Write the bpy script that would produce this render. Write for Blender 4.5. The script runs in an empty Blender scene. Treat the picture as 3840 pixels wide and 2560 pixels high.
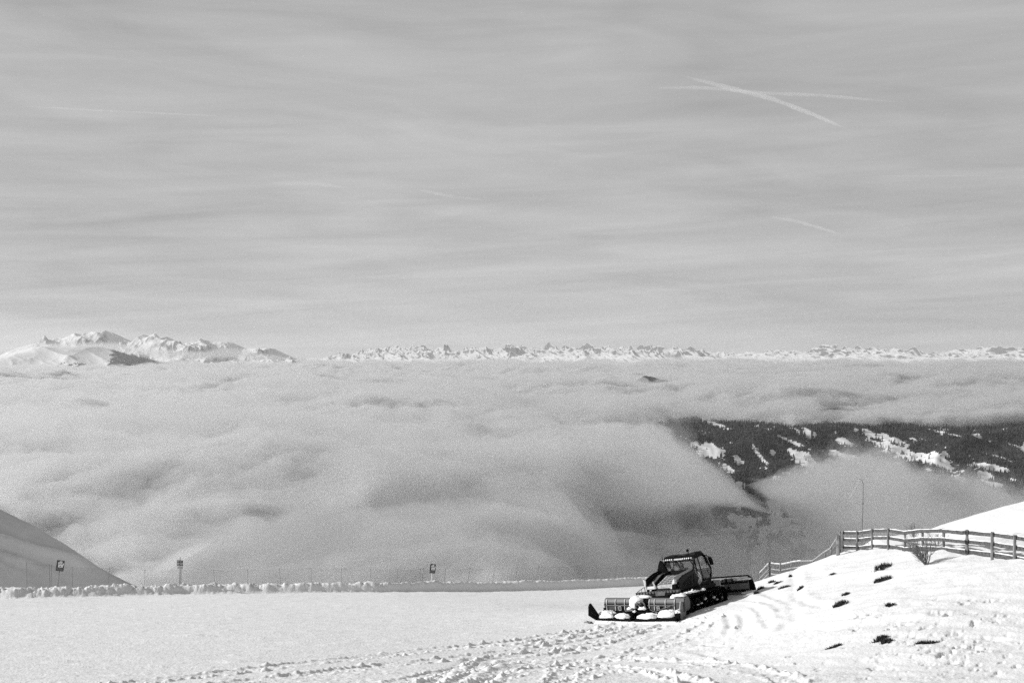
import bpy, bmesh, math, random
import numpy as np
from mathutils import Vector, Matrix, Euler

C = bpy.context.scene.collection
random.seed(7)
F = 5139.0                       # focal length in photo pixels; eye level sits at photo row 1330

def at(px, py, Y):
    """the point at depth Y metres that the photo shows at column px, row py (camera at the origin)"""
    return Vector(((px - 1920) / F * Y, Y, (1330 - py) / F * Y))

# ------------------------------------------------------------------ camera
scene = bpy.context.scene
cam_d = bpy.data.cameras.new('camera')
cam = bpy.data.objects.new('camera', cam_d); C.objects.link(cam)
cam.location = (0, 0, 0); cam.rotation_euler = (math.radians(90), 0, 0)
cam_d.sensor_width = 36; cam_d.lens = 36 * F / 3840
cam_d.shift_y = 50 / 3840
cam_d.clip_start = 0.5; cam_d.clip_end = 200000
scene.camera = cam

# ------------------------------------------------------------------ world, sun, exposure
SUN_EL = math.radians(24.5)
SUN_H = Vector((-1.0, -0.03, 0)).normalized()
SUN = Vector((SUN_H.x * math.cos(SUN_EL), SUN_H.y * math.cos(SUN_EL), math.sin(SUN_EL)))
world = bpy.data.worlds.new('World'); scene.world = world; world.use_nodes = True
nt = world.node_tree; nt.nodes.clear()
def N(t, **kw):
    n = nt.nodes.new(t)
    for k, v in kw.items():
        if k.startswith('i_'): n.inputs[int(k[2:]) if k[2:].isdigit() else k[2:]].default_value = v
        else: setattr(n, k, v)
    return n
L = lambda a, b: nt.links.new(a, b)
sky = N('ShaderNodeTexSky', sky_type='NISHITA', sun_disc=False, sun_elevation=SUN_EL,
        sun_rotation=math.atan2(SUN_H.x, SUN_H.y) % (2 * math.pi), altitude=2200, air_density=1.0, dust_density=0.6)
bw = N('ShaderNodeRGBToBW'); L(sky.outputs[0], bw.inputs[0])
tc = N('ShaderNodeTexCoord')
sep = N('ShaderNodeSeparateXYZ'); L(tc.outputs['Generated'], sep.inputs[0])
def M(op, a, b=None, c=None):
    n = N('ShaderNodeMath', operation=op)
    for i, v in enumerate((a, b, c)):
        if v is None: continue
        if isinstance(v, (int, float)): n.inputs[i].default_value = v
        else: L(v, n.inputs[i])
    return n.outputs[0]
def ramp(v, lo, hi, a=0.0, b=1.0, smooth=True):
    n = N('ShaderNodeMapRange', interpolation_type='SMOOTHSTEP' if smooth else 'LINEAR')
    L(v, n.inputs[0])
    for i, q in enumerate((lo, hi, a, b)): n.inputs[i + 1].default_value = q
    return n.outputs[0]
az = M('ARCTAN2', sep.outputs[0], sep.outputs[1]); el = M('ARCSINE', sep.outputs[2])
def streak(sa, se, tilt, detail, seed, rough=0.55, dist=0.0):
    """cirrus streaks: noise over azimuth and elevation, long across and thin upward"""
    comb = N('ShaderNodeCombineXYZ')
    L(M('MULTIPLY', az, sa), comb.inputs[0])
    L(M('MULTIPLY', M('ADD', el, M('MULTIPLY', az, tilt)), se), comb.inputs[1])
    comb.inputs[2].default_value = seed
    n = N('ShaderNodeTexNoise'); n.inputs['Scale'].default_value = 1.0
    n.inputs['Detail'].default_value = detail; n.inputs['Roughness'].default_value = rough
    n.inputs['Distortion'].default_value = dist
    L(comb.outputs[0], n.inputs['Vector'])
    return n.outputs[0]
s1 = streak(4.5, 30.0, 0.05, 6, 3.1, 0.55, 0.9)
s2 = streak(6.0, 85.0, -0.045, 6, 9.4, 0.6, 0.7)
s3 = streak(3.2, 9.0, 0.15, 3, 5.7, 0.5, 0.4)
fine = ramp(el, 0.02, 0.20, 1.0, 0.35)
mixs = M('ADD', M('ADD', M('MULTIPLY', M('SUBTRACT', s1, 0.5), 1.2), M('MULTIPLY', M('MULTIPLY', M('SUBTRACT', s2, 0.5), 1.5), fine)),
         M('MULTIPLY', M('SUBTRACT', s3, 0.5), 0.9))
lum = M('ADD', 1.0, M('MULTIPLY', mixs, 0.44))                    # relative brightness of the cirrus veil
band = M('ADD', ramp(el, 0.0, 0.26, 1.00, 0.93), ramp(el, 0.25, 1.2, 0.0, -0.66))
side = ramp(az, -0.5, 0.5, 1.03, 0.97)
veil = M('MULTIPLY', M('MULTIPLY', M('MULTIPLY', lum, band), side), 5.0)
below = ramp(el, -0.06, 0.0, 0.0, 1.0)
cover = ramp(el, 0.3, 1.3, 0.93, 0.7)
mx = N('ShaderNodeMix'); mx.data_type = 'FLOAT'
L(cover, mx.inputs[0]); L(bw.outputs[0], mx.inputs[2]); L(veil, mx.inputs[3])
fin = M('MULTIPLY', mx.outputs[0], ramp(el, -0.3, 0.0, 0.75, 1.0))
bg = N('ShaderNodeBackground'); L(fin, bg.inputs[0]); bg.inputs[1].default_value = 0.1
wo = N('ShaderNodeOutputWorld'); L(bg.outputs[0], wo.inputs[0])

sun_d = bpy.data.lights.new('sun', 'SUN'); sun_d.energy = 4.6; sun_d.angle = math.radians(0.53)
sun_d.color = (1, 1, 1)                                            # black and white film: neutral light
sun = bpy.data.objects.new('sun', sun_d); C.objects.link(sun)
sun.rotation_euler = SUN.to_track_quat('Z', 'Y').to_euler()

scene.view_settings.view_transform = 'Standard'; scene.view_settings.look = 'None'
scene.view_settings.exposure = 0.0; scene.view_settings.gamma = 1.0
cy = scene.cycles
cy.max_bounces = 8; cy.diffuse_bounces = 3; cy.glossy_bounces = 2; cy.transmission_bounces = 4
cy.volume_bounces = 3; cy.transparent_max_bounces = 48
cy.use_adaptive_sampling = True; cy.adaptive_threshold = 0.01
cy.sample_clamp_indirect = 2.0
cy.use_denoising = False                                          # the fine noise left over stands in for film grain

# ------------------------------------------------------------------ numpy noise
def _h(ix, iy, s):
    n = (ix.astype(np.int64) * 374761393 + iy.astype(np.int64) * 668265263 + s * 1274126177) & 0xffffffff
    n = ((n ^ (n >> 13)) * 1274126177) & 0xffffffff
    return ((n ^ (n >> 16)) & 0xffff) / 65536.0 * 2 * np.pi
def perlin(x, y, s=0):
    x0 = np.floor(x); y0 = np.floor(y); fx = x - x0; fy = y - y0
    u = fx * fx * fx * (fx * (fx * 6 - 15) + 10); v = fy * fy * fy * (fy * (fy * 6 - 15) + 10)
    def g(dx, dy):
        a = _h(x0 + dx, y0 + dy, s); return np.cos(a) * (fx - dx) + np.sin(a) * (fy - dy)
    a = g(0, 0) * (1 - u) + g(1, 0) * u; b = g(0, 1) * (1 - u) + g(1, 1) * u
    return (a * (1 - v) + b * v) * 1.5
def fbm(x, y, o=4, s=0, gain=0.5, lac=2.03):
    r = 0; a = 1.0
    for i in range(o):
        r = r + a * perlin(x, y, s + i * 17); x = x * lac + 3.7; y = y * lac - 1.9; a *= gain
    return r
def ridged(x, y, o=5, s=0, gain=0.5, lac=2.07):
    r = 0; a = 1.0; w = 1.0
    for i in range(o):
        n = 1 - np.abs(perlin(x, y, s + i * 13)) * 1.6; n = np.clip(n, 0, 1) ** 2
        r = r + a * n * w; w = np.clip(n * 1.4, 0, 1); x = x * lac + 5.1; y = y * lac + 2.3; a *= gain
    return r
def sst(x, a, b):
    t = np.clip((x - a) / (b - a), 0, 1); return t * t * (3 - 2 * t)

# ------------------------------------------------------------------ mesh and object helpers
def grid_mesh(name, X, Y, Z, attr=None, smooth=True):
    r, c = X.shape
    me = bpy.data.meshes.new(name)
    v = np.stack([X, Y, Z], -1).reshape(-1, 3).astype(np.float32)
    i = np.arange(r * c).reshape(r, c)
    q = np.stack([i[:-1, :-1], i[:-1, 1:], i[1:, 1:], i[1:, :-1]], -1).reshape(-1, 4).astype(np.int32)
    me.vertices.add(len(v)); me.vertices.foreach_set('co', v.ravel())
    me.loops.add(q.size); me.loops.foreach_set('vertex_index', q.ravel())
    me.polygons.add(len(q)); me.polygons.foreach_set('loop_start', np.arange(0, q.size, 4, dtype=np.int32))
    if smooth: me.polygons.foreach_set('use_smooth', np.ones(len(q), bool))
    for k, a in (attr or {}).items():
        at_ = me.attributes.new(k, 'FLOAT', 'POINT'); at_.data.foreach_set('value', a.ravel().astype(np.float32))
    me.update(calc_edges=True)
    return me
def raw_mesh(name, v, q, smooth=False):
    """v (n,3), q (m,k) all faces with k corners"""
    me = bpy.data.meshes.new(name); v = np.asarray(v, np.float32); q = np.asarray(q, np.int32)
    me.vertices.add(len(v)); me.vertices.foreach_set('co', v.ravel())
    me.loops.add(q.size); me.loops.foreach_set('vertex_index', q.ravel())
    me.polygons.add(len(q)); me.polygons.foreach_set('loop_start', np.arange(0, q.size, q.shape[1], dtype=np.int32))
    if smooth: me.polygons.foreach_set('use_smooth', np.ones(len(q), bool))
    me.update(calc_edges=True)
    return me
def link(name, me, mat=None, parent=None):
    o = bpy.data.objects.new(name, me); C.objects.link(o)
    if mat is not None and me is not None: me.materials.append(mat)
    if parent is not None: o.parent = parent
    return o
def tag(o, label=None, cat=None, group=None, kind=None):
    for k, v in (('label', label), ('category', cat), ('group', group), ('kind', kind)):
        if v: o[k] = v
    return o

# ------------------------------------------------------------------ materials
def pmat(name, col, rough=0.6, var=0.0, vscale=3.0, bump=0.0, bscale=20.0, metal=0.0, spec=0.5, stretch=None, bdist=0.02):
    m = bpy.data.materials.new(name); m.use_nodes = True; t = m.node_tree
    p = t.nodes['Principled BSDF']
    p.inputs['Base Color'].default_value = (col, col, col, 1); p.inputs['Roughness'].default_value = rough
    p.inputs['Metallic'].default_value = metal; p.inputs['Specular IOR Level'].default_value = spec
    co = t.nodes.new('ShaderNodeTexCoord'); vec = co.outputs['Object']
    if stretch:
        mp = t.nodes.new('ShaderNodeMapping'); mp.inputs['Scale'].default_value = stretch
        t.links.new(vec, mp.inputs[0]); vec = mp.outputs[0]
    if var:
        n = t.nodes.new('ShaderNodeTexNoise'); n.inputs['Scale'].default_value = vscale; n.inputs['Detail'].default_value = 6
        t.links.new(vec, n.inputs['Vector'])
        r = t.nodes.new('ShaderNodeMapRange'); t.links.new(n.outputs[0], r.inputs[0])
        r.inputs[1].default_value = 0.3; r.inputs[2].default_value = 0.7
        r.inputs[3].default_value = max(col * (1 - var), 0); r.inputs[4].default_value = min(col * (1 + var), 0.95)
        t.links.new(r.outputs[0], p.inputs['Base Color'])
    if bump:
        n = t.nodes.new('ShaderNodeTexNoise'); n.inputs['Scale'].default_value = bscale; n.inputs['Detail'].default_value = 5
        t.links.new(vec, n.inputs['Vector'])
        b = t.nodes.new('ShaderNodeBump'); b.inputs['Strength'].default_value = bump; b.inputs['Distance'].default_value = bdist
        t.links.new(n.outputs[0], b.inputs['Height']); t.links.new(b.outputs[0], p.inputs['Normal'])
    return m
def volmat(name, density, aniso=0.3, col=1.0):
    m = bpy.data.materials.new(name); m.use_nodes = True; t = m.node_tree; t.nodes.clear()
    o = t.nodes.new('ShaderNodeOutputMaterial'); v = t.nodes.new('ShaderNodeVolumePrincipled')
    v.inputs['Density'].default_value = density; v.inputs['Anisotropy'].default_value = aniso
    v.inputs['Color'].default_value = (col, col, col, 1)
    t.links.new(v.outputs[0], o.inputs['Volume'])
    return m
M_snow = pmat('snow', 0.86, 0.75, var=0.03, vscale=0.6, bump=0.6, bscale=9.0, spec=0.2, bdist=0.05)
M_snow_far = pmat('snow_far', 0.84, 0.8, var=0.04, vscale=0.004, spec=0.1)
# ================================================================== THE SETTING
# ---- near terrain: a smooth surface through measured points, plus banks, ruts and footprints
def plane_z(Y): return -11.2 - 0.134 * (Y - 48)
CP = [  # photo column, photo row, depth
 (3770,2530,42),(3400,2530,43),(3000,2530,45),(2700,2530,47),(2300,2530,48),
 (3770,2300,51),(3400,2300,53),(3400,2200,60),(3150,2265,60),(3150,2150,72),(3150,2400,51),
 (2880,2350,60),(2880,2250,72),(2880,2450,52),(2700,2400,60),(2700,2450,55),
 (3145,2076,86),(3060,2108,88),(2968,2134,92),(3330,2052,84),(3240,2057,86),(3430,2053,79),
 (3530,2065,71),(3620,2083,67),(3720,2096,64),(3775,2099,62),(3840,2105,60),
 (2579,2304,72.9),(2737,2250,76.8),(2834,2214,77.4),(2348,2318,75.2),(2513,2268,79.1),(2230,2336,75.1),(2528,2338,72.2),
 (2880,2186,86),(2800,2262,72),(2730,2300,68),(2660,2330,68),
 (3450,2128,66),(3310,2170,66),(3300,2120,74),
 (2886,2184,118),(2968,2170,112),(3050,2150,106),(2851,2184,124),(2700,2225,109),(2800,2212,109),(2886,2196,108),(2760,2200,124)]
cp = []
for px, py, Y in CP:
    p = at(px, py, Y); cp.append((p.x, p.y, p.z - plane_z(p.y)))
for X, Y in [(-70,45),(-40,45),(-20,45),(0,45),(-60,70),(-30,70),(-10,70),(3,68),(-60,100),(-30,100),(0,100),(15,100),(0,80),(-10,120),(15,122),
             (-40,120),(-70,125),(10,135),(20,138),(-40,145),(0,150),(-20,20),(-10,0),(10,95),(60,160)]:
    cp.append((X, Y, 0.0))
for X, Y, Z in [(60,60,3.5),(60,85,3.0),(60,110,0),(40,105,0.6),(28,118,-1.2),(35,130,-2),(30,30,2.0),(50,30,3.0),(30,10,1.5),(70,40,4)]:
    cp.append((X, Y, Z))
cp = np.array(cp)
def _phi(r): return r * r * np.log(r + 1e-6)
def _solve():
    A = cp[:, :2] / 30.0; n = len(A)
    K = _phi(np.linalg.norm(A[:, None] - A[None], axis=-1)) + np.eye(n) * 2e-3
    P = np.c_[np.ones(n), A]
    S = np.block([[K, P], [P.T, np.zeros((3, 3))]])
    return A, np.linalg.solve(S, np.r_[cp[:, 2], 0, 0, 0])
_A, _w = _solve()
def tps(X, Y):
    q = np.stack([X, Y], -1) / 30.0; out = _w[-3] + _w[-2] * q[..., 0] + _w[-1] * q[..., 1]
    for i in range(len(_A)):
        out = out + _w[i] * _phi(np.hypot(q[..., 0] - _A[i, 0], q[..., 1] - _A[i, 1]))
    return out
def near_base(X, Y):
    f = (1 - sst(np.abs(X), 62, 95)) * (1 - sst(Y, 140, 170)) * sst(Y, 2, 25)
    return plane_z(Y) + tps(np.clip(X, -75, 75), np.clip(Y, 0, 160)) * f
_bx = np.array([-80, -40.0, -27.8, -11.9, 0.0, 12.8, 25.9, 45, 90]); _by = np.array([106, 111, 117, 122, 130, 137, 143, 150, 160.0])
def berm_y(X): return np.interp(X, _bx, _by)

def plane_point(px, py):
    s = (py - 1330) / F; Y = (11.2 - 0.134 * 48) / (s - 0.134) if s > 0.15 else 100
    p = at(px, py, Y)
    for _ in range(12):                                            # walk the ray onto the real surface
        z = float(near_base(np.array([p.x]), np.array([p.y]))[0]); d = (p.z - z)
        Y = max(30, min(150, Y + d / max(s - 0.05, 0.05) * 0.6)); p = at(px, py, Y)
    return p
def polyline_field(X, Y, pts, width, step=0.25):
    """signed distance across and length along a smooth ground path, only near it"""
    P = np.array([(p.x, p.y) for p in pts]); t = np.linspace(0, 1, len(P))
    tt = np.linspace(0, 1, 160)
    cx = np.interp(tt, t, P[:, 0]); cyy = np.interp(tt, t, P[:, 1])
    for _ in range(10):
        cx[1:-1] = (cx[:-2] + cx[2:] + 2 * cx[1:-1]) / 4; cyy[1:-1] = (cyy[:-2] + cyy[2:] + 2 * cyy[1:-1]) / 4
    seg = np.r_[0, np.cumsum(np.hypot(np.diff(cx), np.diff(cyy)))]
    m = (X > cx.min() - width) & (X < cx.max() + width) & (Y > cyy.min() - width) & (Y < cyy.max() + width)
    D = np.full(X.shape, 1e3); S = np.zeros(X.shape)
    xs, ys = X[m], Y[m]; d = np.full(xs.shape, 1e3); s = np.zeros(xs.shape)
    for i in range(len(cx) - 1):
        ax, ay, bx, by = cx[i], cyy[i], cx[i + 1], cyy[i + 1]; ln = math.hypot(bx - ax, by - ay) + 1e-9
        ux, uy = (bx - ax) / ln, (by - ay) / ln
        t_ = np.clip((xs - ax) * ux + (ys - ay) * uy, 0, ln)
        qx, qy = xs - ax - t_ * ux, ys - ay - t_ * uy; dd = np.hypot(qx, qy)
        b = dd < np.abs(d); sg = np.sign(ux * qy - uy * qx)
        d = np.where(b, dd * sg, d); s = np.where(b, seg[i] + t_, s)
    D[m] = d; S[m] = s
    return D, S

def near_detail(X, Y):
    Z = np.zeros(X.shape)
    yb = berm_y(X)
    on = 1 - sst(Y, yb - 2, yb - 0.8)
    mound = sst(X - (Y - 60) * 0.18, 8.5, 15) * on                   # 1 on the bank at the right
    px = X / np.maximum(Y, 1) * F + 1920
    # groomed piste: long faint combing running nearly across the slope
    a = 0.10
    U = X * math.cos(a) + Y * math.sin(a); V = -X * math.sin(a) + Y * math.cos(a)
    fl = (1 - mound) * on
    Z += fl * (0.022 * fbm(U / 6, V / 0.7, 3, 5) + 0.022 * fbm(U / 2.0, V / 0.35, 3, 9) + 0.05 * fbm(X / 14, Y / 9, 2, 31) + 0.006 * fbm(X / 0.28, Y / 0.34, 2, 37) + 0.020 * fbm(U / 1.4, V / 0.26, 3, 39))
    Z += fl * 0.10 * np.clip(fbm(U / 3.5, V / 0.55, 4, 77) - 0.42, 0, 1)
    # churned snow towards the camera and right
    ch = sst(X * 0.9 - (Y - 50) * 1.25, -22, 2) * (1 - 0.55 * mound) * on
    ch = ch * np.clip(0.45 + 0.9 * fbm(X / 5, Y / 3.5, 3, 41), 0, 1.3)
    Z += ch * (0.030 * ridged(X / 1.1, Y / 0.8, 4, 3) - 0.025 + 0.030 * fbm(X / 0.35, Y / 0.35, 3, 8))
    # wind and hand-shovelled unevenness of the bank
    Z += mound * (0.11 * fbm(X / 5.0, Y / 3.0, 4, 55) + 0.05 * fbm((X + Y) / 1.6, (X - Y) / 4.5, 3, 56) + 0.013 * fbm(X / 0.8, Y / 0.5, 3, 66))
    # bank along the edge of the piste, thrown up in clods
    d = Y - yb
    bw = 1.25 - 0.6 * sst(X, -36, -8)
    prof = np.exp(-(np.clip(d, -9, 0) / bw) ** 4) * (d <= 0) + (d > 0) * np.exp(-(d / 1.5) ** 2)
    rg_ = 0.72 - 0.48 * sst(X, -30, 14)
    cl = 0.86 + rg_ * (0.16 * ridged(X / 1.7 + d, d / 0.7, 4, 91) + 0.30 * fbm(X / 0.85 + 0.8 * fbm(X / 2, d, 2, 3), d / 0.5, 4, 19, 0.6) + 0.25 * fbm(X / 2.6, d / 3, 2, 33)) + 0.12 * fbm(X / 5.0, d / 2, 3, 12) + 0.05 * fbm(X / 0.25, d / 0.3, 2, 29)
    Z += prof * cl * 0.95 * (0.85 + 0.15 * sst(X, -30, 0)) * (1 - sst(X, 24.5, 30))
    Z += 0.10 * rg_ * np.exp(-((d + 1.6) / 0.8) ** 2) * np.clip(fbm(X / 0.6, d / 0.5, 3, 23), 0, 1)
    # tracks of the machine
    for pts, half, w, dep, ct in TRACKS:
        D, S = polyline_field(X, Y, [plane_point(*p) for p in pts], half + w + 1.2)
        E = np.abs(D) - half; A = np.abs(E)
        near = np.abs(D) < half + w + 0.8
        ins = (1 - sst(A, w * 0.75, w)) * near
        fade = np.clip(0.80 + 0.7 * fbm(S / 3.5, D / 1.5, 3, 61), 0.0, 1)
        Z += ins * fade * (-dep * 1.1 + ct * 0.85 * (np.sin(S * 2 * np.pi / 0.40 + 1.3 * fbm(S / 1.1, D, 2, 4)) * 0.5 + 0.8 * fbm(S / 0.4, D / 0.4, 3, 14)))
        Z += np.exp(-((A - w * 1.1) / 0.15) ** 2) * near * np.clip(0.03 + 0.14 * fbm(S / 0.5, D / 0.4, 3, 88), -0.02, 0.2) * fade
    # curved ridges the blade has pushed up beside the machine
    for pts, h, wd in ARCS:
        D, S = polyline_field(X, Y, [plane_point(*p) for p in pts], 2.0)
        end = sst(S, 0, 1.5) * (1 - sst(S, S.max() - 1.5, S.max() + 0.01))
        Z += end * h * (np.exp(-(D / wd) ** 2) - 0.7 * np.exp(-((D - wd * 1.5) / wd) ** 2)) * (0.8 + 0.5 * fbm(S / 1.2, D, 2, 7))
    # footprints and pits
    for (fx, fy, r, dp, an) in PITS:
        m = (np.abs(X - fx) < r * 3) & (np.abs(Y - fy) < r * 3)
        xx = X[m] - fx; yy = Y[m] - fy; c, s_ = math.cos(an), math.sin(an)
        q = (((xx * c + yy * s_) / r) ** 2 + ((-xx * s_ + yy * c) / (r * 0.5)) ** 2) * (1 + 0.9 * fbm((X[m]) / 0.22, (Y[m]) / 0.22, 2, 77)).clip(0.3, 3)
        Z[m] += -dp * np.exp(-q ** 1.6) + dp * 0.10 * np.exp(-((np.sqrt(q) - 1.5) / 0.4) ** 2)
    return Z

TRACKS = [   # centre line of each pass, half the gauge, half width of one track, depth, cleat relief
 ([(500,2590),(950,2528),(1350,2483),(1750,2440),(2050,2405),(2300,2368),(2440,2336)], 1.45, 0.55, 0.045, 0.06),
 ([(1350,2640),(1640,2560),(1900,2500),(2200,2455),(2450,2400),(2560,2350)], 1.45, 0.50, 0.04, 0.06),
 ([(1850,2700),(1900,2600),(2000,2510),(2250,2478),(2520,2500),(2760,2545),(2860,2620)], 1.4, 0.50, 0.045, 0.06),
 ([(1500,2620),(1640,2545),(1840,2470),(2080,2430),(2300,2425)], 0.0, 0.45, 0.05, 0.05),
 ([(2060,2580),(2250,2520),(2450,2520),(2600,2560)], 0.0, 0.45, 0.04, 0.05),
 ([(2555,2332),(2640,2318),(2745,2300)], 0.0, 0.3, 0.10, 0.0),
 ([(1950,2420),(2150,2385),(2330,2352)], 0.5, 0.3, 0.03, 0.05),
]
ARCS = [
 ([(1640,2600),(1700,2520),(1800,2470),(1960,2450)], 0.10, 0.25),
 ([(1720,2620),(1770,2545),(1850,2500),(1960,2480)], 0.09, 0.22),
 ([(1800,2630),(1830,2570),(1890,2530),(1990,2510)], 0.09, 0.22),
 ([(2450,2395),(2560,2372),(2660,2362)], 0.08, 0.25),
 ([(2480,2440),(2600,2420),(2700,2425)], 0.08, 0.25),

 ([(2735,2262),(2830,2262),(2890,2290),(2915,2335),(2890,2375)], 0.085, 0.30),
 ([(2770,2250),(2880,2250),(2940,2285),(2955,2325),(2935,2350)], 0.065, 0.26),
 ([(2745,2300),(2760,2330),(2755,2380)], 0.065, 0.22),
 ([(2790,2280),(2830,2310),(2850,2350),(2880,2370)], 0.050, 0.22),
 ([(2700,2310),(2712,2350),(2700,2390)], 0.060, 0.24),
 ([(2950,2160),(2968,2200),(2985,2240),(3040,2262),(3120,2275)], -0.080, 0.30),
 ([(3520,2086),(3590,2090),(3640,2112),(3700,2135),(3770,2140)], -0.060, 0.30),
 ([(2560,2440),(2650,2470),(2740,2500)], 0.060, 0.3),
 ([(2350,2420),(2450,2400),(2520,2370)], 0.060, 0.3),
 ([(2300,2450),(2400,2430),(2480,2440)], 0.050, 0.3),
 ([(2600,2330),(2680,2322),(2740,2312)], 0.050, 0.18),
]
_r = random.Random(5)
PITS = []
for px, py in [(3465,2360),(3555,2390),(3585,2378),(3650,2343),(3700,2390),(3740,2330),(3460,2440),(3555,2450),(3600,2425),(3655,2425),(3695,2445),
               (3570,2480),(3610,2485),(3465,2482),(3280,2495),(3530,2465),(3110,2365),(3300,2300),(3265,2300),(3220,2315),(3250,2325),(2970,2460),
               (3650,2130),(3700,2110),(3620,2200),(3560,2190),(3540,2175),(3600,2170),(3680,2210),(3740,2150),(3450,2205),(3420,2180),(3470,2220),
               (3640,2240),(3600,2260),(3560,2215),(3520,2240),(3700,2250),(3740,2250),(3330,2260),(3440,2240),(2820,2380),(2880,2320),(2772,2350),
               (3390,2340),(3360,2335),(3200,2360),(3340,2362),(3510,2300),(3550,2305),(3640,2300),(3480,2120),(3400,2165),(3380,2178)]:
    for k in range(2):
        p = plane_point(px + _r.uniform(-14, 14) * k, py + _r.uniform(-9, 9) * k)
        PITS.append((p.x, p.y, _r.uniform(0.13, 0.26), _r.uniform(0.05, 0.15), _r.uniform(-0.6, 0.9)))
for k in range(170):
    p = plane_point(_r.uniform(3300, 3900), _r.uniform(2140, 2550) if k % 3 else _r.uniform(2380, 2550))
    PITS.append((p.x, p.y, _r.uniform(0.08, 0.20), _r.uniform(0.02, 0.09), _r.uniform(-0.8, 1.2)))
for k in range(60):
    p = plane_point(_r.uniform(2500, 3300), _r.uniform(2380, 2550))
    PITS.append((p.x, p.y, _r.uniform(0.1, 0.2), _r.uniform(0.02, 0.08), _r.uniform(-0.8, 1.2)))

def ground_z(X, Y):
    X = np.asarray(X, float); Y = np.asarray(Y, float)
    Z = near_base(X, Y)
    yb = np.minimum(berm_y(X), 160)
    over = np.clip(Y - yb - 2.0, 0, None)
    Z = Z - over * 0.30 - np.clip(over - 12, 0, None) * 0.12
    Z = np.where(Y > 160, np.maximum(Z, -1150 + 40 * fbm(X / 900, Y / 900, 3, 2)), Z)
    # the shoulder the photographer stands on
    Z = np.maximum(Z, -1.75 - 0.5 * np.clip(np.hypot(X, Y) - 3.5, 0, None))
    return Z
_dz_cache = {}
def build_ground():
    u1 = np.linspace(-0.405, 0.405, 1180)
    u = np.r_[-np.geomspace(3.0, 0.41, 40), u1, np.geomspace(0.41, 3.0, 40)]
    y = [2.0]
    while y[-1] < 39: y.append(y[-1] + 1.5)
    while y[-1] < 150: y.append(y[-1] + (0.13 + (y[-1] - 39) * 0.0012))
    while y[-1] < 75000: y.append(y[-1] * 1.03)
    y = np.r_[-400, -60, -20, -5, np.array(y)]
    U, Y = np.meshgrid(u, y); X = U * np.maximum(Y, 30 + 0 * Y)
    Z = ground_z(X, Y)
    r = (y > 36) & (y < 158)
    Z[r] += near_detail(X[r], Y[r])
    o = link('ground', grid_mesh('ground', X, Y, Z), M_snow)
    tag(o, kind='structure')
    return (u, y, Z)
GR = build_ground()
def surf(x, y):
    """height of the finished ground mesh at a point"""
    u, ys, Z = GR; uu = x / max(y, 30)
    i = int(np.clip(np.searchsorted(ys, y) - 1, 0, len(ys) - 2)); j = int(np.clip(np.searchsorted(u, uu) - 1, 0, len(u) - 2))
    a = (y - ys[i]) / (ys[i + 1] - ys[i]); b = (uu - u[j]) / (u[j + 1] - u[j])
    return float((Z[i, j] * (1 - b) + Z[i, j + 1] * b) * (1 - a) + (Z[i + 1, j] * (1 - b) + Z[i + 1, j + 1] * b) * a)
def on_ground(px, py):
    """where the ray through a photo pixel meets the ground mesh"""
    for Y in np.arange(38, 150, 0.1):
        p = at(px, py, Y)
        if p.z <= surf(p.x, p.y): return p
    return at(px, py, 100)

# ---- shaded hillside at the left, beyond the edge of the piste
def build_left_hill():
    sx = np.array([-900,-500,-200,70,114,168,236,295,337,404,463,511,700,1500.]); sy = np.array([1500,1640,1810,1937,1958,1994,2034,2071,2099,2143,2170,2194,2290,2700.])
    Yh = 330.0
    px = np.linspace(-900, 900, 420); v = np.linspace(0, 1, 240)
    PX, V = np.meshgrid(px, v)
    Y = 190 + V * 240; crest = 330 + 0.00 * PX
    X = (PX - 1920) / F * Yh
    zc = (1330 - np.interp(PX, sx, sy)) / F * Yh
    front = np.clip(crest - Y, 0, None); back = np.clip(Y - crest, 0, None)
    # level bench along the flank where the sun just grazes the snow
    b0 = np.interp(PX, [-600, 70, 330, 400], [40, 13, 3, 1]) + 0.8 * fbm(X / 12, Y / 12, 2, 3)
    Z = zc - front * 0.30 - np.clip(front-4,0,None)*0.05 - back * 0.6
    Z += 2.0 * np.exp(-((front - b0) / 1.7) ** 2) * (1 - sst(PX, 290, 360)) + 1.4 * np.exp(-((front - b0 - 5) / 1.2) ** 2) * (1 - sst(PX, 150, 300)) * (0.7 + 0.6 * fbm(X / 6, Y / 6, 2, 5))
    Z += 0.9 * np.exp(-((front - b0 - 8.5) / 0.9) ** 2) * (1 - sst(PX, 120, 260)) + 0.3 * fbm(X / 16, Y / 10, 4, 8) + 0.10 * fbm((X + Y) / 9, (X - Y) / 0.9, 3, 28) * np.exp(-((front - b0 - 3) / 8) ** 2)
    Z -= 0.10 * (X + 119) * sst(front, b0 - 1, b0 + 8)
    o = link('hill', grid_mesh('hill', X, Y, Z), pmat('shade_toned_snow', 0.74, 0.8, var=0.08, vscale=0.25, bump=0.3, bscale=2.0, spec=0.1, stretch=(0.3, 1.5, 1.5))); tag(o, kind='structure')  # snow colour set darker to deepen the shade on this hillside
build_left_hill()

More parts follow.
